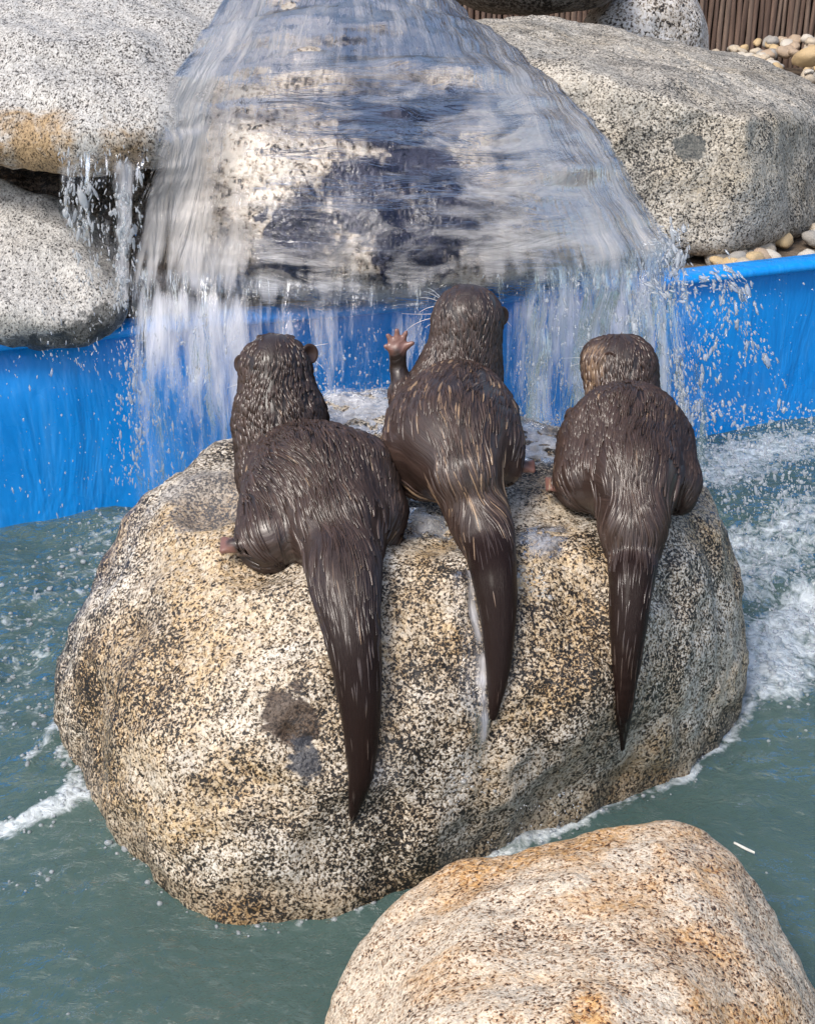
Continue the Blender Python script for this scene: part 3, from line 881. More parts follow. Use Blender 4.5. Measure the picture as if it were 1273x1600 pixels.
parts = [
    spray(700, [(190, 480), (330, 480), (330, 760), (170, 760)], (2.30, 2.42), 0.0016, (1.5, 5)),
    spray(160, [(0, 560), (200, 540), (200, 830), (0, 830)], (2.2, 2.38), 0.0016, (1.5, 4)),
    spray(300, [(90, 230), (235, 220), (215, 470), (120, 440)], (2.40, 2.44), 0.0022, (1.5, 5)),
    spray(260, [(60, 430), (210, 450), (215, 600), (60, 560)], (2.33, 2.42), 0.0014, (1.5, 5)),
    spray(700, [(840, 430), (1070, 380), (1130, 640), (880, 640)], (2.25, 2.55), 0.0022, (1.5, 5), (0.2, 1)),
    spray(260, [(1040, 420), (1180, 440), (1240, 640), (1090, 660)], (2.3, 2.6), 0.0020, (1.5, 4), (0.5, 1)),
    spray(120, [(1100, 420), (1270, 440), (1270, 640), (1100, 640)], (2.2, 2.6), 0.0012, (1.2, 3), (0.5, 0.7)),
    spray(1100, [(1090, 650), (1273, 620), (1290, 1080), (1160, 1050)], (1.9, 2.35), 0.0021, (1.0, 4), (0.15, 1)),
    spray(900, [(1085, 625), (1273, 640), (1273, 800), (1090, 800)], (2.2, 2.6), 0.0028, (1.0, 2.0), (0.3, 0.6), 0.5),
    spray(260, [(480, 540), (620, 500), (620, 640), (490, 640)], (2.10, 2.30), 0.0016, (1.2, 3)),
    spray(180, [(800, 560), (880, 540), (890, 680), (800, 680)], (2.10, 2.25), 0.0018, (1.2, 3)),
    spray(300, [(480, 600), (630, 595), (610, 660), (500, 665)], (2.02, 2.14), 0.0020, (0.8, 1.8)),
    spray(240, [(800, 640), (880, 650), (860, 700), (800, 690)], (2.02, 2.12), 0.0020, (0.8, 1.8)),
    spray(220, [(350, 440), (1040, 420), (1000, 560), (350, 580)], (2.28, 2.36), 0.0014, (1.5, 5)),
    spray(200, [(640, 1320), (900, 1230), (920, 1275), (660, 1365)], (1.42, 1.5), 0.0016, (0.8, 1.6)),
]
C = np.concatenate([p[0] for p in parts]); SZ = np.concatenate([p[1] for p in parts]); ST = np.concatenate([p[2] for p in parts]); DD = np.concatenate([p[3] for p in parts])
ok = C[:, 2] > -0.005
# nothing floats inside a boulder
for i in range(len(C)):
    if ok[i]:
        h_, nn_, ii_, dd_ = main_bvh.find_nearest(Vector(C[i]))
        if h_ is not None and (Vector(C[i]) - h_).dot(nn_) < 0: ok[i] = False
drops('water_drops', C[ok], SZ[ok], ST[ok], DD[ok], drop_m)

# bubbles and froth beads on the pool
nb_c = 5200
sel = rng.choice(len(P2), nb_c, p=(foam ** 1.5 + 0.02 * turb + 0.002) / (foam ** 1.5 + 0.02 * turb + 0.002).sum())
C = P2[sel] + np.stack([rng.normal(0, 0.006, nb_c), rng.normal(0, 0.006, nb_c), np.zeros(nb_c)], 1)
drops('froth', C, np.exp(rng.normal(math.log(0.0022), 0.45, nb_c)), np.full(nb_c, 0.8), np.tile([[0, 0, 1.0]], (nb_c, 1)), drop_m, 3)


# --- ribbons of water
def ribbon(name, pts, rad, mat, flat=0.45, seed=0, ring=10, n=60, wob=0.25):
    P = np.array(pts, float); m = len(P)
    t = np.linspace(0, m - 1 - 1e-6, n); i = t.astype(int); f = (t - i)[:, None]
    g0 = P[np.clip(i - 1, 0, m - 1)]; g1 = P[i]; g2 = P[np.clip(i + 1, 0, m - 1)]; g3 = P[np.clip(i + 2, 0, m - 1)]
    Cc = 0.5 * (2 * g1 + (-g0 + g2) * f + (2 * g0 - 5 * g1 + 4 * g2 - g3) * f ** 2 + (-g0 + 3 * g1 - 3 * g2 + g3) * f ** 3)
    rd = np.interp(t, np.arange(m), rad)
    T = np.gradient(Cc, axis=0); T /= np.linalg.norm(T, axis=1)[:, None]
    view = Cc - CAM; view /= np.linalg.norm(view, axis=1)[:, None]
    A = np.cross(T, view); A /= np.linalg.norm(A, axis=1)[:, None]
    B = np.cross(A, T)
    ang = np.linspace(0, 2 * np.pi, ring, endpoint=False)
    V = Cc[:, None, :] + rd[:, None, None] * (np.cos(ang)[None, :, None] * A[:, None, :] + flat * np.sin(ang)[None, :, None] * B[:, None, :])
    Q = V.reshape(-1, 3)
    Q = Q + (Q - np.repeat(Cc, ring, 0)) * (wob * fbm(Q, 90, 3, seed))[:, None]
    idx = np.arange(n * ring).reshape(n, ring)
    Fc = np.stack([idx[:-1], np.roll(idx[:-1], -1, 1), np.roll(idx[1:], -1, 1), idx[1:]], -1).reshape(-1, 4)
    o = obj(name, Q, Fc, mat); o['kind'] = 'stuff'
    return o


def on_rock(px, py, off=0.0):
    d = Vector(ray(px, py)).normalized()
    h_, n1_, i1_, d1_ = main_bvh.ray_cast(Vector(CAM), d)
    if h_ is None: return None
    return np.array(h_) - np.array(d) * off


rivm = sheet_mat('rivulet', 120, 9, 0.44, 0.78, 0.80, ripu=90, ripv=14, rip=0.8, gloss=1.0)
rr_rows = []
for (py, xl, xr) in [(820, 650, 735), (860, 690, 738), (900, 702, 745), (950, 708, 752), (1000, 712, 758), (1050, 712, 766), (1090, 716, 770), (1130, 728, 764), (1170, 732, 756), (1215, 734, 750)]:
    rr_rows.append([tuple(on_rock(xl + (xr - xl) * f_ + 4 * math.sin(py * 0.045), py + 0, 0.002 + 0.005 * math.sin(math.pi * min(1, f_)))) for f_ in (0, 0.35, 0.6, 0.8, 1.0)])
o = sheet_xyz('rivulet', rr_rows, 90, 40, rivm, lambda U, V: (0.22 + (0.42 + 0.16 * np.sin(V * 31 + 4 * U) + 0.1 * np.sin(V * 77)) * np.exp(-((U - 0.68) / 0.17) ** 2)) * edge(U, 0.15) * sstep(0, 0.2, V) * sstep(1.0, 0.8, V), rip=0.0025, seed=31, fq=(80, 14))
o['kind'] = 'structure'
def film(poly, dn, seed):
    rows = []
    for v_ in np.linspace(0, 1, 6):
        row = []
        for u_ in np.linspace(0, 1, 6):
            x_ = (poly[0][0] * (1 - u_) + poly[1][0] * u_) * (1 - v_) + (poly[3][0] * (1 - u_) + poly[2][0] * u_) * v_
            y_ = (poly[0][1] * (1 - u_) + poly[1][1] * u_) * (1 - v_) + (poly[3][1] * (1 - u_) + poly[2][1] * u_) * v_
            p = on_rock(x_, y_, 0.004)
            row.append(tuple(p if p is not None else aZ(x_, y_, 0.39)))
        rows.append(row)
    o = sheet_xyz('water_film', rows, 50, 60, film_m, lambda U, V: dn * edge(U, 0.3) * edge(V, 0.3), rip=0.004, seed=seed, fq=(40, 40))
    o['kind'] = 'structure'


film_m = sheet_mat('water_film', 45, 45, 0.42, 0.75, 0.85, ripu=60, ripv=60, rip=0.8, gloss=1.0)
film([(470, 606), (650, 604), (650, 680), (490, 690)], 0.66, 41)
film([(790, 650), (890, 668), (890, 730), (800, 730)], 0.62, 42)
film([(630, 765), (735, 775), (740, 850), (610, 850)], 0.52, 43)
film([(800, 820), (900, 810), (880, 880), (810, 880)], 0.48, 44)
# beads of water lying on the boulder
bc_ = []; bs_ = []
for poly, n_b in (([(480, 600), (640, 596), (640, 670), (500, 670)], 700), ([(800, 640), (880, 650), (880, 720), (800, 720)], 420), ([(630, 770), (720, 780), (730, 850), (620, 840)], 350),
                  ([(800, 880), (850, 890), (860, 935), (810, 930)], 120), ([(700, 1180), (790, 1180), (780, 1260), (700, 1260)], 60)):
    for q in range(n_b):
        a_, b_ = random.random(), random.random()
        x_ = (poly[0][0] * (1 - a_) + poly[1][0] * a_) * (1 - b_) + (poly[3][0] * (1 - a_) + poly[2][0] * a_) * b_
        y_ = (poly[0][1] * (1 - a_) + poly[1][1] * a_) * (1 - b_) + (poly[3][1] * (1 - a_) + poly[2][1] * a_) * b_
        p = on_rock(x_, y_, 0.0)
        if p is not None: bc_.append(p); bs_.append(math.exp(random.gauss(math.log(0.0012), 0.5)))
drops('water_beads', bc_, bs_, np.full(len(bc_), 0.6), np.tile([[0, 0, 1.0]], (len(bc_), 1)), drop_m, 5)
SPL = [
    ([(1010, 385, 2.60), (1045, 368, 2.58), (1062, 400, 2.56), (1050, 455, 2.55)], 0.016, 260),
    ([(990, 450, 2.5), (1060, 462, 2.46), (1110, 430, 2.44), (1150, 440, 2.42), (1168, 485, 2.42)], 0.013, 240),
    ([(1130, 440, 2.43), (1135, 490, 2.42), (1110, 540, 2.42), (1085, 600, 2.41), (1080, 660, 2.4)], 0.012, 240),
    ([(1150, 490, 2.42), (1168, 530, 2.42), (1172, 565, 2.42)], 0.010, 60),
    ([(1185, 540, 2.42), (1203, 565, 2.42)], 0.008, 30),
    ([(1000, 470, 2.44), (985, 540, 2.42), (975, 640, 2.40)], 0.014, 150),
    ([(1050, 540, 2.36), (1070, 620, 2.35), (1075, 690, 2.34)], 0.018, 200),
    ([(215, 540, 2.38), (205, 620, 2.375), (218, 680, 2.37), (205, 760, 2.37)], 0.010, 240),
    ([(192, 290, 2.42), (195, 360, 2.415), (190, 420, 2.41), (188, 480, 2.405)], 0.009, 240),
    ([(150, 270, 2.43), (128, 330, 2.425), (135, 380, 2.42)], 0.009, 110),
    ([(120, 265, 2.43), (105, 300, 2.425), (108, 350, 2.42)], 0.007, 80),
]
cc = []; ss = []; tt_ = []; dd2 = []
for pts, spread, nn_ in SPL:
    Pp = np.array([aY(*p) for p in pts]); m_ = len(Pp)
    t = rng.random(nn_) * (m_ - 1 - 1e-6); i = t.astype(int); f = (t - i)[:, None]
    q = Pp[i] * (1 - f) + Pp[i + 1] * f
    d_ = Pp[i + 1] - Pp[i]; d_ /= np.linalg.norm(d_, axis=1)[:, None]
    wob_ = spread * (0.35 + 0.65 * np.abs(fbm(np.stack([t * 3, 0 * t, 0 * t + spread * 900], 1), 1, 2, 5)))
    cc.append(q + rng.normal(size=(nn_, 3)) * wob_[:, None] * 1.5); ss.append(np.exp(rng.normal(math.log(0.0011), 0.6, nn_)))
    tt_.append(rng.uniform(1.0, 4.5, nn_)); dd2.append(d_ + np.array([0, 0, -0.6]) + rng.normal(0, 0.25, (nn_, 3)))
drops('water_splash', np.concatenate(cc), np.concatenate(ss), np.concatenate(tt_), np.concatenate(dd2), drop_m, 8)

# ================================================================== OTTERS
def cap_sdf(P, a, b, ra, rb, flat=None):
    ba = b - a
    L2 = float(ba @ ba)
    q = P - a
    t = np.clip((q @ ba) / L2, 0, 1) if L2 > 1e-12 else np.zeros(P.shape[:-1])
    r = ra + (rb - ra) * t
    dv = q - t[..., None] * ba
    return np.sqrt((dv * dv).sum(-1)) - r


def surface_nets(D, org, h):
    s = D < 0
    nx, ny, nz = D.shape
    c = np.zeros((nx - 1, ny - 1, nz - 1), np.uint8)
    for i in (0, 1):
        for j in (0, 1):
            for k in (0, 1):
                c += s[i:nx - 1 + i, j:ny - 1 + j, k:nz - 1 + k]
    act = (c > 0) & (c < 8)
    I = np.argwhere(act)
    vid = np.full(act.shape, -1, np.int64); vid[act] = np.arange(len(I))
    acc = np.zeros((len(I), 3)); cnt = np.zeros(len(I))
    cr = [(i, j, k) for i in (0, 1) for j in (0, 1) for k in (0, 1)]
    for a in cr:
        for ax in range(3):
            if a[ax] == 1: continue
            b = list(a); b[ax] = 1
            da = D[I[:, 0] + a[0], I[:, 1] + a[1], I[:, 2] + a[2]]; db = D[I[:, 0] + b[0], I[:, 1] + b[1], I[:, 2] + b[2]]
            m = (da < 0) != (db < 0)
            t = da[m] / (da[m] - db[m])
            p = np.tile(np.array(a, float), (m.sum(), 1)); p[:, ax] = t
            acc[m] += p; cnt[m] += 1
    V = org + (I + acc / cnt[:, None]) * h
    Q = []
    for ax in range(3):
        sl0 = [slice(None)] * 3; sl1 = [slice(None)] * 3
        sl0[ax] = slice(0, -1); sl1[ax] = slice(1, None)
        e0 = s[tuple(sl0)]; e1 = s[tuple(sl1)]
        E = np.argwhere(e0 != e1)
        u, v = (ax + 1) % 3, (ax + 2) % 3
        ok = (E[:, u] > 0) & (E[:, v] > 0) & (E[:, u] < D.shape[u] - 1) & (E[:, v] < D.shape[v] - 1)
        E = E[ok]

        def cid(du, dv):
            e = E.copy(); e[:, u] += du; e[:, v] += dv
            return vid[e[:, 0], e[:, 1], e[:, 2]]
        q = np.stack([cid(-1, -1), cid(0, -1), cid(0, 0), cid(-1, 0)], 1)
        flip = ~s[E[:, 0], E[:, 1], E[:, 2]]
        q[flip] = q[flip][:, ::-1]
        Q.append(q)
    Q = np.concatenate(Q)
    return V, Q[(Q >= 0).all(1)]


def quad_smooth(V, Q, it, lam=0.5):
    E = np.concatenate([Q[:, [0, 1]], Q[:, [1, 2]], Q[:, [2, 3]], Q[:, [3, 0]]])
    E = np.unique(np.sort(E, 1), axis=0)
    deg = np.bincount(E.ravel(), minlength=len(V)).astype(float)
    for i in range(it):
        S_ = np.zeros_like(V)
        for a in range(3):
            S_[:, a] = np.bincount(E[:, 0], V[E[:, 1], a], len(V)) + np.bincount(E[:, 1], V[E[:, 0], a], len(V))
        V = V + (lam if i % 2 == 0 else -lam * 1.02) * (S_ / deg[:, None] - V)
    return V


def otter_mats(tag, bodyc, tuftc):
    g = G('otter_skin_' + tag)
    fl = g.attr('flow', 'Vector'); sk = g.attr('skin'); tl = g.attr('tail'); pl__ = g.attr('pale')
    st = g.noise(g.mapping(fl, scale=(420, 45, 1)), 1.0, 4, 0.6, 0.3)
    st2 = g.noise(g.mapping(fl, scale=(160, 14, 1)), 1.0, 3, 0.55, 0.6)
    col = g.ramp(st2, [(0.3, tuple(c * 0.65 for c in bodyc) + (1,)), (0.7, tuple(c * 1.35 for c in bodyc) + (1,))])
    col = g.mix(tl, col, (0.016, 0.0085, 0.0070, 1))
    col = g.mix(g.math('MULTIPLY', g.attr('fur_shade'), 0.8), col, (0.010, 0.0065, 0.0055, 1))  # skin beneath the tufts painted darker, as the shade between wet clumps
    col = g.mix(pl__, col, (0.30, 0.20, 0.13, 1))
    col = g.mix(sk, col, (0.24, 0.115, 0.09, 1))
    h = g.math('ADD', st, g.math('MULTIPLY', st2, 0.8))
    nb = g.bump(h, 0.5, 0.0030)
    b = g.principled(Base_Color=col, Roughness=g.ramp(st, [(0.3, 0.30), (0.7, 0.48)]), Normal=nb,
                     Specular_IOR_Level=g.math('SUBTRACT', 0.48, g.math('MULTIPLY', tl, 0.36)), Coat_Weight=g.math('SUBTRACT', 0.40, g.math('MULTIPLY', tl, 0.34)), Coat_Roughness=0.2)
    m1 = g.done(b)
    g = G('otter_fur_' + tag)
    ti = g.attr('tint')
    col = g.ramp(ti, [(0.0, tuple(c * 0.6 for c in tuftc) + (1,)), (0.5, tuple(c for c in tuftc) + (1,)), (0.8, tuple(c * 1.5 for c in tuftc) + (1,)), (1.0, (0.34, 0.23, 0.14, 1))])
    b = g.principled(Base_Color=col, Roughness=0.38, Specular_IOR_Level=0.4, Coat_Weight=0.55, Coat_Roughness=0.13)
    return m1, g.done(b)


claw_m = simple('ear_skin', (0.035, 0.022, 0.02, 1), 0.5)
wh_m = simple('whisker', (0.75, 0.75, 0.75, 1), 0.3)
eye_m = simple('eye', (0.004, 0.004, 0.004, 1), 0.08)
nose_m = simple('nose_leather', (0.012, 0.009, 0.009, 1), 0.3)


def cat1(P, per):
    m = len(P); n = (m - 1) * per + 1
    t = np.linspace(0, m - 1 - 1e-6, n); i = t.astype(int); f = (t - i)[:, None]
    g0 = P[np.clip(i - 1, 0, m - 1)]; g1 = P[i]; g2 = P[np.clip(i + 1, 0, m - 1)]; g3 = P[np.clip(i + 2, 0, m - 1)]
    return 0.5 * (2 * g1 + (-g0 + g2) * f + (2 * g0 - 5 * g1 + 4 * g2 - g3) * f ** 2 + (-g0 + 3 * g1 - 3 * g2 + g3) * f ** 3)


def otter(tag, label, prims, spine, tail, ears, whisk, face, paws=(), seed=0, tuft_n=10500, pale=(), haunch=(), golden=0.03, lift=1.0, sleek=1.0, k0=0.022, vox=0.0026,
          tailtuft=110):
    """prims: ((px,py,Y,r),(px,py,Y,r),k) ; tail: (px,py,r) points laid on the boulder"""
    r_ = np.random.default_rng(seed)
    caps = []
    for a, b, k in prims:
        A = aY(*a[:3]); B = aY(*b[:3])
        caps.append((A, B, a[3] * sc_px(A), b[3] * sc_px(B), k))
    tp = []
    prev = None
    for (px, py, rad) in tail:
        if isinstance(rad, tuple):
            P = aY(px, py, rad[0]); rr = rad[1] * sc_px(P)
        else:
            P = on_rock(px, py, 0.0)
            rr = rad * sc_px(P)
            P = P - ray(px, py) / np.linalg.norm(ray(px, py)) * (rr * 0.75) + np.array([0, -0.12, 0.10]) * rr
        tp.append((P, rr))
    tp_key = tp
    PR = cat1(np.array([list(t[0]) + [t[1]] for t in tp]), 6)
    for i in range(len(PR) - 1):
        caps.append((PR[i, :3], PR[i + 1, :3], PR[i, 3], PR[i + 1, 3], 0.016 if i < 5 else 0.004 + 0.012 * max(0.0, (11 - i) / 6.0)))
    for (a, b, ra, rb) in paws:
        caps.append((np.asarray(a), np.asarray(b), ra, rb, 0.004))
    lo = np.min([np.minimum(c[0] - c[2], c[1] - c[3]) for c in caps], 0) - 0.012
    hi = np.max([np.maximum(c[0] + c[2], c[1] + c[3]) for c in caps], 0) + 0.012
    n = np.ceil((hi - lo) / vox).astype(int) + 1
    D = np.full(n, 0.05, np.float32)
    for (A, B, ra, rb, k) in caps:
        m = max(ra, rb) + 0.05
        i0 = np.maximum(((np.minimum(A, B) - m - lo) / vox).astype(int), 0); i1 = np.minimum(((np.maximum(A, B) + m - lo) / vox).astype(int) + 2, n)
        ax = [lo[a] + np.arange(i0[a], i1[a]) * vox for a in range(3)]
        P = np.stack(np.meshgrid(*ax, indexing='ij'), -1).astype(np.float32)
        d = cap_sdf(P, A.astype(np.float32), B.astype(np.float32), ra, rb)
        sl = tuple(slice(i0[a], i1[a]) for a in range(3))
        o_ = D[sl]
        hh = np.clip(0.5 + 0.5 * (d - o_) / k, 0, 1)
        D[sl] = d * (1 - hh) + o_ * hh - k * hh * (1 - hh)
    V, Q = surface_nets(D, lo, vox)
    V = quad_smooth(V, Q, 10, 0.5)
    T3_ = np.concatenate([Q[:, [0, 1, 2]], Q[:, [0, 2, 3]]])
    N = vnormals(V, T3_)
    # spine for the lie of the fur
    SPER = 5
    sp_ = cat1(np.array([aY(*s) for s in spine] + [t[0] for t in tp[1:]]), SPER)
    nsp = len(spine)

    def flow(P):
        best = np.full(len(P), 1e9); T = np.zeros_like(P); s = np.zeros(len(P)); S0 = 0
        w_ = np.zeros(len(P)); acc = np.zeros_like(P); sm = np.zeros(len(P))
        for i in range(len(sp_) - 1):
            a, b = sp_[i], sp_[i + 1]
            ab = b - a; t = np.clip(((P - a) @ ab) / (ab @ ab), 0, 1)
            d = np.linalg.norm(P - a - t[:, None] * ab, axis=1)
            wt = 1.0 / (d ** 4 + 1e-7)
            acc += wt[:, None] * (ab / np.linalg.norm(ab)); w_ += wt; sm += wt * (i + t)
            better = d < best
            s[better] = (i + t)[better]; best[better] = d[better]
        return acc / np.linalg.norm(acc, axis=1)[:, None], (sm / w_) / SPER
    tan, s = flow(V)
    # flow coordinates for streaks
    along = np.zeros(len(V))
    seglen = np.concatenate([[0], np.cumsum(np.linalg.norm(np.diff(sp_, axis=0), axis=1))])
    along = np.interp(s * SPER, np.arange(len(sp_)), seglen)
    cpos = np.stack([np.interp(s * SPER, np.arange(len(sp_)), sp_[:, a]) for a in range(3)], 1)
    rad_v = V - cpos
    side = np.cross(tan, N); side /= np.linalg.norm(side, axis=1)[:, None] + 1e-9
    ang = np.arctan2((rad_v @ np.array([1.0, 0, 0])), (rad_v @ np.array([0, -0.5, 0.86])))
    fl = np.stack([ang * 0.07, along, np.zeros(len(V))], 1)
    skin = np.zeros(len(V))
    for (a, b, ra, rb) in paws:
        if ra > 0.0072: continue
        a = np.asarray(a); b = np.asarray(b)
        skin = np.maximum(skin, 1 - sstep(0.0005, 0.006, cap_sdf(V, a, b, ra, rb)))
    skin *= 0.85
    tailm = sstep(nsp - 1.2, nsp + 1.6, s)
    palev = np.zeros(len(V))
    for (p, rad, am) in pale:
        palev = np.maximum(palev, am * (1 - sstep(rad * 0.4, rad, np.linalg.norm(V - aY(*p), axis=1))))
    xv = s / (nsp - 1.0)
    fur_shade = np.interp(xv, [0, 0.06, 0.16, 0.9, 1.02, 1.2, 1.35], [0.10, 0.35, 1.0, 1.0, 0.7, 0.15, 0.0])
    for (p, rad) in haunch:
        fur_shade *= sstep(rad * 0.55, rad * 1.1, np.linalg.norm(V - aY(*p), axis=1))
    fur_shade *= np.interp(xv, [0.36, 0.46], [1.0, 0.3 + 0.7 * sleek])
    # throat and belly are paler than the back
    body_lo = V[:, 2].min()
    root = empty('otter', tuple(np.array([sp_[(nsp - 2) * SPER][0], sp_[(nsp - 2) * SPER][1], 0.375])))
    set_props(root, label, 'otter', 'wet brown otters sitting on the boulder')
    m1, m2 = otter_mats(tag, (0.048, 0.029, 0.023), (0.062, 0.039, 0.031))
    bo = obj('body', V, Q, m1, parent=root, attrs={'flow': fl, 'skin': skin, 'tail': tailm, 'pale': palev, 'fur_shade': fur_shade})
    bvh = BVHTree.FromPolygons([Vector(v) for v in V], T3_.tolist())
    # --- tufts of wet fur
    fa = np.linalg.norm(np.cross(V[T3_[:, 1]] - V[T3_[:, 0]], V[T3_[:, 2]] - V[T3_[:, 0]]), axis=1)
    fc = V[T3_].mean(1)
    tn_, fs = flow(fc)
    NS = nsp - 1.0
    x_ = fs / NS            # 0 crown .. 1 tail root
    prob = np.interp(x_, [0, 0.06, 0.16, 0.9, 1.05, 1.3, 1.6], [0.10, 0.35, 1.0, 1.0, 0.75, 0.30, 0.05])
    for (p, rad) in haunch:
        prob *= 0.03 + 0.97 * sstep(rad * 0.55, rad * 1.1, np.linalg.norm(fc - aY(*p), axis=1))
    for (a, b, ra, rb) in paws:
        prob *= sstep(0.004, 0.012, cap_sdf(fc, np.asarray(a), np.asarray(b), ra, rb))
    for (p, rad, am) in pale:
        prob *= 1 - 0.7 * (1 - sstep(rad * 0.5, rad, np.linalg.norm(fc - aY(*p), axis=1)))
    prob *= np.interp(x_, [0.36, 0.46], [1.0, sleek])
    pw = fa * prob
    pick = r_.choice(len(T3_), tuft_n, p=pw / pw.sum())
    tailpick = np.where((x_ > 1.0) & (x_ < 1.5))[0]
    tailpick = r_.choice(tailpick, tailtuft) if len(tailpick) else np.array([], int)
    allp = np.concatenate([pick, tailpick])
    is_tail = np.arange(len(allp)) >= tuft_n
    bc = r_.dirichlet((1, 1, 1), len(allp))
    P0 = (V[T3_[allp]] * bc[:, :, None]).sum(1)
    xs = x_[allp]
    Lg = np.interp(xs, [0, 0.15, 0.35, 0.55, 0.85, 1.1, 1.4], [0.013, 0.019, 0.022, 0.034, 0.052, 0.052, 0.032]) * r_.uniform(0.7, 1.3, len(allp))
    Wd = np.interp(xs, [0, 0.3, 0.8, 1.1], [0.0010, 0.00125, 0.0013, 0.0010]) * r_.uniform(0.7, 1.35, len(allp))
    Hh = np.interp(xs, [0, 0.3, 0.8, 1.2], [0.0016, 0.0031, 0.0029, 0.0010]) * lift * r_.uniform(0.6, 1.4, len(allp))
    Wd[is_tail] *= 0.45; Hh[is_tail] *= 0.35; Lg[is_tail] *= 0.8
    # neighbouring tufts lean to either side, so that they meet in points
    lean = 0.26 * np.sign(vnoise(np.stack([P0[:, 0] * 110, P0[:, 1] * 60, P0[:, 2] * 60], 1), seed + 5)) * r_.uniform(0.2, 1.3, len(allp)) \
        + 0.35 * vnoise(P0 * 28, seed + 6)
    lean *= np.interp(xs, [0, 0.4, 0.9, 1.2], [0.8, 1.3, 0.6, 0.3])
    lean[is_tail] *= 0.2
    NR = 7
    tt = np.linspace(0, 1, NR)
    wprof = np.array([0.10, 0.55, 0.92, 1.0, 0.82, 0.50, 0.05]); hprof = np.array([-0.15, 0.35, 0.72, 1.0, 1.1, 1.05, 0.7])
    gs_ = r_.random(len(allp)) < 0.0
    P = P0.copy()
    ringsV = []
    for i in range(NR):
        loc_ = np.empty_like(P); nn = np.empty_like(P)
        for q in range(len(P)):
            h_, n1_, i1_, d1_ = bvh.find_nearest(Vector(P[q]))
            loc_[q] = h_; nn[q] = n1_
        tq, sq = flow(loc_)
        tq = tq - (tq * nn).sum(1)[:, None] * nn
        tq /= np.linalg.norm(tq, axis=1)[:, None] + 1e-9
        sd_ = np.cross(tq, nn)
        le = lean * (1 - 0.7 * tt[i])
        dr = tq * np.cos(le)[:, None] + sd_ * np.sin(le)[:, None]
        sd2 = np.cross(dr, nn)
        base = loc_ - nn * 0.0004
        wv__ = (Wd * wprof[i])[:, None]; hv = (Hh * hprof[i])[:, None]
        lift_tip = nn * (Hh * 0.5 * tt[i] ** 2)[:, None]
        ringsV.append(np.stack([base - sd2 * wv__ + lift_tip * 0.6, base + nn * hv + lift_tip, base + sd2 * wv__ + lift_tip * 0.6], 1))
        P = loc_ + dr * (Lg / (NR - 1))[:, None]
    TV = np.stack(ringsV, 1)                       # n x NR x 3 x 3
    nT = len(allp)
    TV = TV.reshape(-1, 3)
    bi = np.arange(NR * 3).reshape(NR, 3)
    loc_f = []
    for i in range(NR - 1):
        for j in range(2):
            loc_f.append([bi[i, j], bi[i, j + 1], bi[i + 1, j + 1], bi[i + 1, j]])
    loc_f = np.array(loc_f)
    TF = (loc_f[None] + (np.arange(nT) * NR * 3)[:, None, None]).reshape(-1, 4)
    tint = np.clip(r_.normal(0.45, 0.16, nT), 0, 0.78)
    gsel = r_.random(nT) < np.interp(xs, [0, 0.3, 0.45, 1.3], [0.0, 0.0, golden, golden * 2.0])
    tint[gsel] = r_.uniform(0.82, 1.0, gsel.sum())
    gold_n = np.where(gsel)[0]
    gt = is_tail & (r_.random(nT) < 0.4)
    tint[gt] = r_.uniform(0.6, 0.85, gt.sum())
    tint = np.where(gsel | gt, tint, tint * np.interp(xs, [0.95, 1.4], [1.0, 0.25]))
    for (p, rad, am) in pale:
        near = np.linalg.norm(P0 - aY(*p), axis=1) < rad * 0.9
        tint[near] = r_.uniform(0.72, 0.95, near.sum())
    fo_ = obj('fur', TV, TF, m2, parent=root, attrs={'tint': np.repeat(tint, NR * 3)}, smooth=True)
    fo_['kind'] = 'stuff'
    # --- ears: small cupped discs
    for (px, py, Y, rad, ax) in ears:
        c = aY(px, py, Y); rr = rad * sc_px(c)
        ax = np.array(ax, float); ax /= np.linalg.norm(ax)
        D_, F_, nb2 = get_ico(3)
        u_ = np.cross(ax, [0, 0, 1.0]); u_ /= np.linalg.norm(u_); v_2 = np.cross(u_, ax)
        loc2 = D_ @ np.stack([u_, v_2, ax], 1)
        cup = np.clip(loc2[:, 2], 0, 1)
        z_ = loc2[:, 2] * 0.42 - cup * 0.55 * (1 - (loc2[:, 0] ** 2 + loc2[:, 1] ** 2))
        ev = c + rr * (loc2[:, :1] * u_ + loc2[:, 1:2] * v_2 * 1.1 + z_[:, None] * ax)
        obj('ear', ev, F_, m1, parent=root, attrs={'flow': ev * 0.3, 'skin': np.full(len(ev), 0.05), 'tail': np.full(len(ev), 0.4), 'pale': np.zeros(len(ev))})
    # --- eyes and nose on the far side of the head
    for nm, px, py, Y, rad, mt in face:
        c = aY(px, py, Y); rr = rad * sc_px(c)
        D_, F_, nb2 = get_ico(2)
        ev = c + D_ * rr * (np.array([1.2, 0.8, 0.8]) if nm == 'nose' else 1.0)
        obj(nm, ev, F_, mt, parent=root)
    # --- whiskers
    for (a, b, c_) in whisk:
        A = aY(*a); B = aY(*b); Cc = aY(*c_)
        pts = []
        n_w = 8
        for i in range(n_w):
            t = i / (n_w - 1)
            pts.append((1 - t) ** 2 * A + 2 * t * (1 - t) * B + t * t * Cc)
        pts = np.array(pts)
        T = np.gradient(pts, axis=0); T /= np.linalg.norm(T, axis=1)[:, None]
        a1 = np.cross(T, [0.1, 1.0, 0.2]); a1 /= np.linalg.norm(a1, axis=1)[:, None]; b1 = np.cross(T, a1)
        wr = np.linspace(0.0007, 0.0003, n_w)
        angs = np.arange(4) * np.pi / 2
        vv = (pts[:, None, :] + wr[:, None, None] * (np.cos(angs)[None, :, None] * a1[:, None] + np.sin(angs)[None, :, None] * b1[:, None])).reshape(-1, 3)
        ix = np.arange(n_w * 4).reshape(n_w, 4)
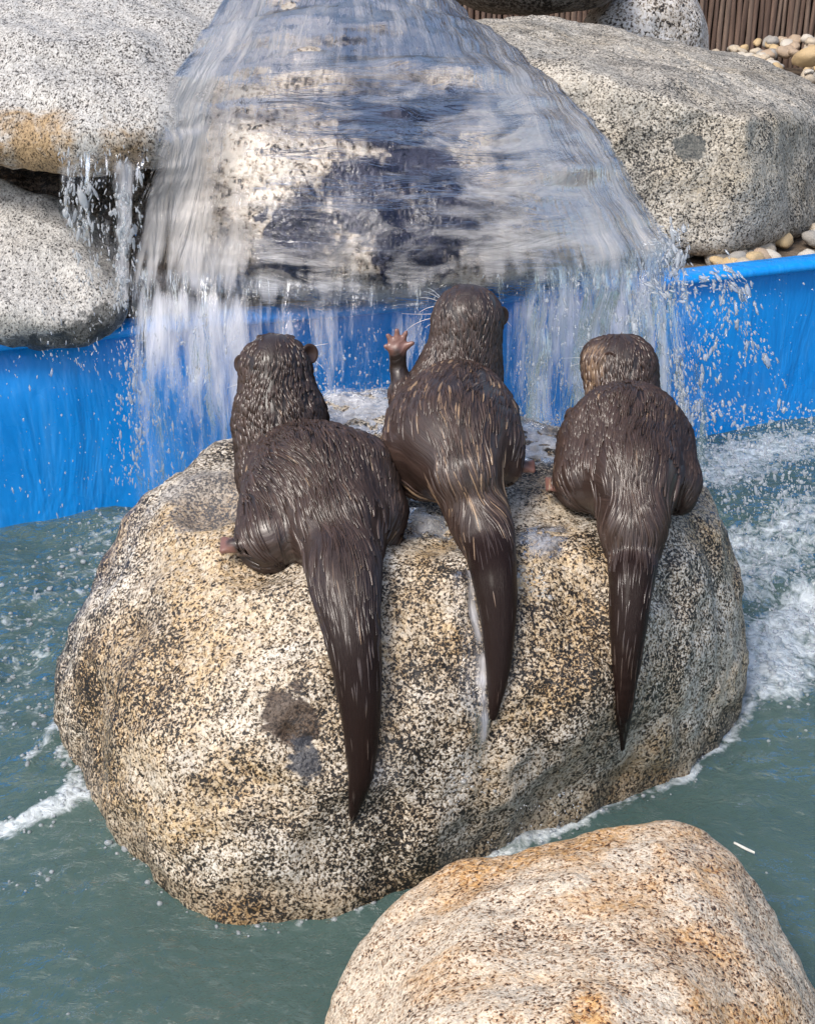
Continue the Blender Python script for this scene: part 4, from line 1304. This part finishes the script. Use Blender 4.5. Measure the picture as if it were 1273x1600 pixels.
        ff = np.stack([ix[:-1], np.roll(ix[:-1], -1, 1), np.roll(ix[1:], -1, 1), ix[1:]], -1).reshape(-1, 4)
        obj('whisker', vv, ff, wh_m, parent=root)
    return root, bvh


def paw_toes(wrist, palm, tips, rw, rp_, rt):
    """wrist/palm/tips as world points -> capsules"""
    out = [(wrist, palm, rw, rp_)]
    for t in tips:
        t = np.asarray(t); mid = palm + (t - palm) * 0.55
        out.append((palm + (t - palm) * 0.25, mid, rp_ * 0.55, rt))
        out.append((mid, t, rt, rt * 0.75))
    return out


def foot(px, py, Y, dx, n_toe=4, size=14):
    c = aY(px, py, Y); s_ = sc_px(c)
    d = np.array([dx, 0.25, -0.1]); d /= np.linalg.norm(d)
    up__ = np.array([0, 0.8, 0.4])
    out = [(c - d * size * 1.6 * s_, c, size * 0.8 * s_, size * 0.7 * s_)]
    for i in range(n_toe):
        o_ = (i / (n_toe - 1) - 0.5) * 2
        t = c + d * size * 1.0 * s_ + up__ * o_ * size * 0.8 * s_
        out.append((c + up__ * o_ * size * 0.4 * s_, t, size * 0.33 * s_, size * 0.28 * s_))
    return out


# left otter
otter('left', 'otter with both ears showing, nearest the rock\'s black pit, tail tip reaching lowest', [
    ((430, 573, 1.87, 49), (436, 590, 1.92, 44), 0.02),
    ((436, 590, 1.93, 40), (438, 606, 1.985, 26), 0.02),
    ((430, 580, 1.86, 50), (438, 660, 1.83, 65), 0.02),
    ((438, 660, 1.83, 65), (447, 740, 1.80, 72), 0.025),
    ((455, 735, 1.79, 78), (495, 770, 1.70, 98), 0.012),
    ((495, 765, 1.70, 96), (525, 825, 1.62, 80), 0.03),
    ((430, 775, 1.68, 50), (428, 838, 1.625, 56), 0.010),
    ((560, 745, 1.71, 62), (590, 800, 1.665, 40), 0.02),
    ((590, 800, 1.665, 40), (593, 840, 1.655, 32), 0.012),
    ((410, 740, 1.87, 34), (400, 790, 1.88, 24), 0.015),
    ((480, 740, 1.87, 34), (490, 790, 1.88, 24), 0.015),
], spine=[(430, 530, 1.84), (432, 600, 1.80), (445, 690, 1.75), (490, 760, 1.63), (535, 850, 1.555)],
    tail=[(535, 850, (1.60, 53)), (538, 905, 48), (552, 1000, 41), (563, 1100, 31), (564, 1200, 19.5), (556, 1250, 10), (551, 1279, 3)],
    ears=[(377, 569, 1.865, 14, (-0.5, -0.8, 0.2)), (484, 553, 1.865, 15, (0.5, -0.8, 0.2))],
    face=[('eye', 408, 575, 1.935, 6, eye_m), ('eye', 462, 572, 1.935, 6, eye_m), ('nose', 440, 606, 2.02, 9, nose_m)],
    whisk=[((470, 545, 1.95), (490, 540, 1.95), (512, 537, 1.94)), ((475, 550, 1.95), (495, 565, 1.95), (505, 575, 1.94)), ((385, 595, 1.95), (365, 603, 1.95), (355, 606, 1.94))],
    paws=foot(364, 852, 1.605, -1, 4, 17), haunch=[((425, 830, 1.56), 0.085), ((605, 800, 1.61), 0.065)], seed=11, golden=0.004, lift=1.15)

# middle otter, paw raised
hp = 1.86
wr_ = aY(622, 575, hp)
palm_ = aY(621, 548, hp)
tips_ = [aY(602, 541, hp - 0.005), aY(606, 524, hp), aY(620, 516, hp), aY(634, 520, hp), aY(644, 536, hp - 0.005)]
s_ = sc_px(palm_)
paws2 = paw_toes(wr_, palm_, tips_, 13 * s_, 14 * s_, 5.2 * s_) + foot(820, 729, 1.735, 1, 4, 13)
otter('middle', 'otter raising one pink paw towards the falling water', [
    ((732, 497, 1.90, 48), (722, 506, 1.93, 44), 0.02),
    ((716, 500, 1.94, 36), (702, 502, 1.985, 24), 0.02),
    ((730, 500, 1.89, 50), (722, 585, 1.875, 62), 0.02),
    ((700, 585, 1.87, 48), (668, 630, 1.84, 46), 0.018),
    ((714, 648, 1.79, 84), (708, 695, 1.73, 88), 0.007),
    ((710, 690, 1.73, 84), (728, 745, 1.655, 54), 0.03),
    ((726, 735, 1.67, 54), (752, 830, 1.622, 20), 0.02),
    ((650, 660, 1.77, 46), (640, 705, 1.735, 42), 0.02),
    ((640, 705, 1.735, 42), (655, 750, 1.72, 30), 0.015),
    ((765, 655, 1.77, 42), (780, 700, 1.735, 34), 0.02),
    ((780, 695, 1.735, 34), (790, 735, 1.715, 24), 0.012),
    ((655, 640, 1.80, 36), (632, 620, 1.835, 22), 0.015),
    ((632, 620, 1.835, 21), (622, 578, hp, 13.5), 0.010),
    ((770, 640, 1.88, 28), (775, 690, 1.90, 20), 0.015),
], spine=[(735, 455, 1.87), (735, 530, 1.83), (722, 610, 1.78), (715, 690, 1.66), (738, 780, 1.60)],
    tail=[(736, 770, (1.66, 40)), (752, 820, (1.617, 39)), (764, 855, 38), (772, 905, 33), (778, 965, 26.5), (778, 1040, 18), (773, 1095, 9), (770, 1124, 3)],
    ears=[(692, 482, 1.905, 13, (-0.75, -0.5, 0.1)), (784, 494, 1.90, 14, (0.6, -0.7, 0.1))],
    face=[('eye', 694, 492, 1.96, 6, eye_m), ('eye', 730, 490, 1.965, 6, eye_m), ('nose', 697, 503, 2.01, 9, nose_m)],
    whisk=[((692, 470, 1.97), (676, 458, 1.97), (662, 455, 1.96)), ((690, 474, 1.97), (674, 464, 1.97), (656, 465, 1.96)), ((688, 480, 1.97), (672, 476, 1.97), (655, 488, 1.96)),
           ((685, 490, 1.97), (660, 492, 1.97), (628, 490, 1.95)), ((683, 496, 1.97), (650, 500, 1.97), (634, 517, 1.95)), ((683, 500, 1.97), (674, 505, 1.97), (664, 512, 1.96)),
           ((690, 468, 1.97), (680, 454, 1.97), (668, 450, 1.96)), ((786, 498, 1.93), (794, 504, 1.93), (799, 510, 1.92))],
    pale=[((683, 500, 1.94), 0.022, 0.9)],
    paws=paws2, haunch=[((630, 700, 1.70), 0.08), ((800, 710, 1.69), 0.07)], seed=23, golden=0.13, lift=0.7, sleek=0.32, tuft_n=6200, vox=0.0024)

# right otter
otter('right', 'otter with its head turned to show a tan cheek, slimmest straight tail', [
    ((970, 573, 1.92, 49), (955, 570, 1.935, 42), 0.02),
    ((950, 566, 1.935, 36), (936, 556, 1.955, 24), 0.015),
    ((970, 580, 1.915, 50), (973, 640, 1.89, 58), 0.02),
    ((978, 690, 1.80, 92), (985, 750, 1.71, 70), 0.007),
    ((985, 745, 1.72, 66), (988, 800, 1.665, 48), 0.03),
    ((987, 780, 1.69, 49), (988, 855, 1.648, 20), 0.02),
    ((920, 695, 1.80, 46), (911, 752, 1.73, 44), 0.018),
    ((1036, 695, 1.80, 43), (1055, 752, 1.745, 34), 0.018),
    ((1055, 752, 1.745, 34), (1058, 775, 1.735, 27), 0.012),
    ((912, 664, 1.88, 24), (898, 650, 1.93, 13), 0.012),
    ((1040, 668, 1.87, 26), (1042, 690, 1.92, 18), 0.012),
], spine=[(970, 530, 1.89), (972, 600, 1.86), (978, 650, 1.80), (982, 720, 1.68), (988, 790, 1.62)],
    tail=[(988, 790, (1.68, 44)), (988, 830, (1.64, 42)), (987, 870, 37), (985, 910, 33), (979, 1000, 25), (974, 1100, 14), (972, 1145, 7), (971, 1172, 2.5)],
    ears=[(953, 560, 1.885, 11, (-0.5, -0.8, 0.1)), (1012, 568, 1.93, 9, (0.9, 0.1, 0.1))],
    face=[('eye', 930, 543, 1.955, 6, eye_m), ('eye', 962, 545, 1.985, 6, eye_m), ('nose', 926, 553, 1.975, 8, nose_m)],
    whisk=[((922, 535, 1.97), (915, 530, 1.97), (908, 525, 1.96)), ((921, 540, 1.97), (912, 541, 1.97), (904, 542, 1.96)), ((920, 560, 1.97), (900, 558, 1.97), (880, 560, 1.95)),
           ((920, 565, 1.97), (905, 568, 1.97), (890, 572, 1.95))],
    pale=[((924, 566, 1.915), 0.040, 0.85)],
    paws=foot(870, 757, 1.735, -1, 4, 15), haunch=[((902, 745, 1.68), 0.075), ((1070, 750, 1.69), 0.062)], seed=37, golden=0.006, lift=1.0)

# ================================================================== PEBBLES
peb_cols = [('cream', (0.56, 0.48, 0.37, 1)), ('tan', (0.46, 0.35, 0.25, 1)), ('grey', (0.36, 0.34, 0.31, 1)), ('white', (0.62, 0.57, 0.49, 1)), ('ochre', (0.58, 0.43, 0.24, 1))]
peb_m = [simple('pebble_' + n__, c, 0.55, 0.22, 60, 0.002, 120) for n__, c in peb_cols]
peb_me = []
for v_ in range(7):
    D_, F_, nb2 = get_ico(3)
    sc = np.array([1.0, random.uniform(0.7, 0.95), random.uniform(0.5, 0.72)])
    Vp = D_ * sc * (1 + 0.16 * fbm(D_, 1.3, 2, 200 + v_))[:, None]
    for mi in range(len(peb_m)):
        me = mesh_from('pebble', Vp, F_); me.materials.append(peb_m[mi]); peb_me.append((mi, me))


def pebble(p, r, label, group, mi=None):
    cand = [m for m in peb_me if mi is None or m[0] == mi]
    ch = random.choice(cand)
    label = label.replace('COL', peb_cols[ch[0]][0]).replace('SIZE', 'small' if r < 0.024 else 'plump')
    o = bpy.data.objects.new('pebble', ch[1]); COL.objects.link(o)
    o.location = p; o.scale = (r, r, r)
    o.rotation_euler = (random.uniform(-0.5, 0.5), random.uniform(-0.5, 0.5), random.uniform(0, 6.28))
    set_props(o, label, 'pebble', group)
    return o


# heap by the fence
lab1 = 'SIZE COL pebble heaped against the foot of the bamboo fence'
for i in range(250):
    X_, Y_ = (random.uniform(1.15, 1.75), random.uniform(4.95, 5.74)) if i % 4 else (random.uniform(1.0, 1.95), random.uniform(4.55, 5.74))
    hgt = 0.345 + 0.10 * sstep(4.5, 5.6, Y_) * sstep(1.0, 1.5, X_) + random.uniform(0, 0.02)
    pebble((X_, Y_, float(hgt)), random.uniform(0.018, 0.034), lab1, 'pebbles by the fence')
c = aY(1262, 88, 4.95)
pebble(tuple(c), 0.058, 'large smooth yellow pebble, biggest of those by the fence', 'pebbles by the fence', 4)
lab2 = 'SIZE COL pebble lying between the grey boulder and the blue rim'
for i in range(75):
    s__ = random.uniform(0.86, 1.25)
    p = wall_xy(s__) - nrm * random.uniform(0.06, 0.30)
    pebble((p[0], p[1], 0.345 + random.uniform(0, 0.015)), random.uniform(0.014, 0.032), lab2, 'pebbles along the blue rim')

# a few scraps afloat: a feather
V = []; Fq = []
c0 = aZ(1146, 1318, 0.004); c1 = aZ(1178, 1334, 0.004)
for i in range(9):
    t = i / 8; p = c0 + (c1 - c0) * t; wd = 0.004 * math.sin(math.pi * min(1, t * 0.9 + 0.1)) + 0.0005
    V += [[p[0] - 0.2 * wd, p[1] + wd, p[2] + 0.001], [p[0], p[1], p[2] + 0.0035], [p[0] + 0.2 * wd, p[1] - wd, p[2] + 0.001], [p[0], p[1], p[2] - 0.001]]
for i in range(8):
    for j in range(4): Fq.append([i * 4 + j, i * 4 + (j + 1) % 4, (i + 1) * 4 + (j + 1) % 4, (i + 1) * 4 + j])
fe = obj('feather', V, Fq, simple('feather_white', (0.6, 0.6, 0.56, 1), 0.7, 0.2, 60), origin=tuple(c0))
set_props(fe, 'small white feather floating on the water beside the warm tan boulder', 'feather')
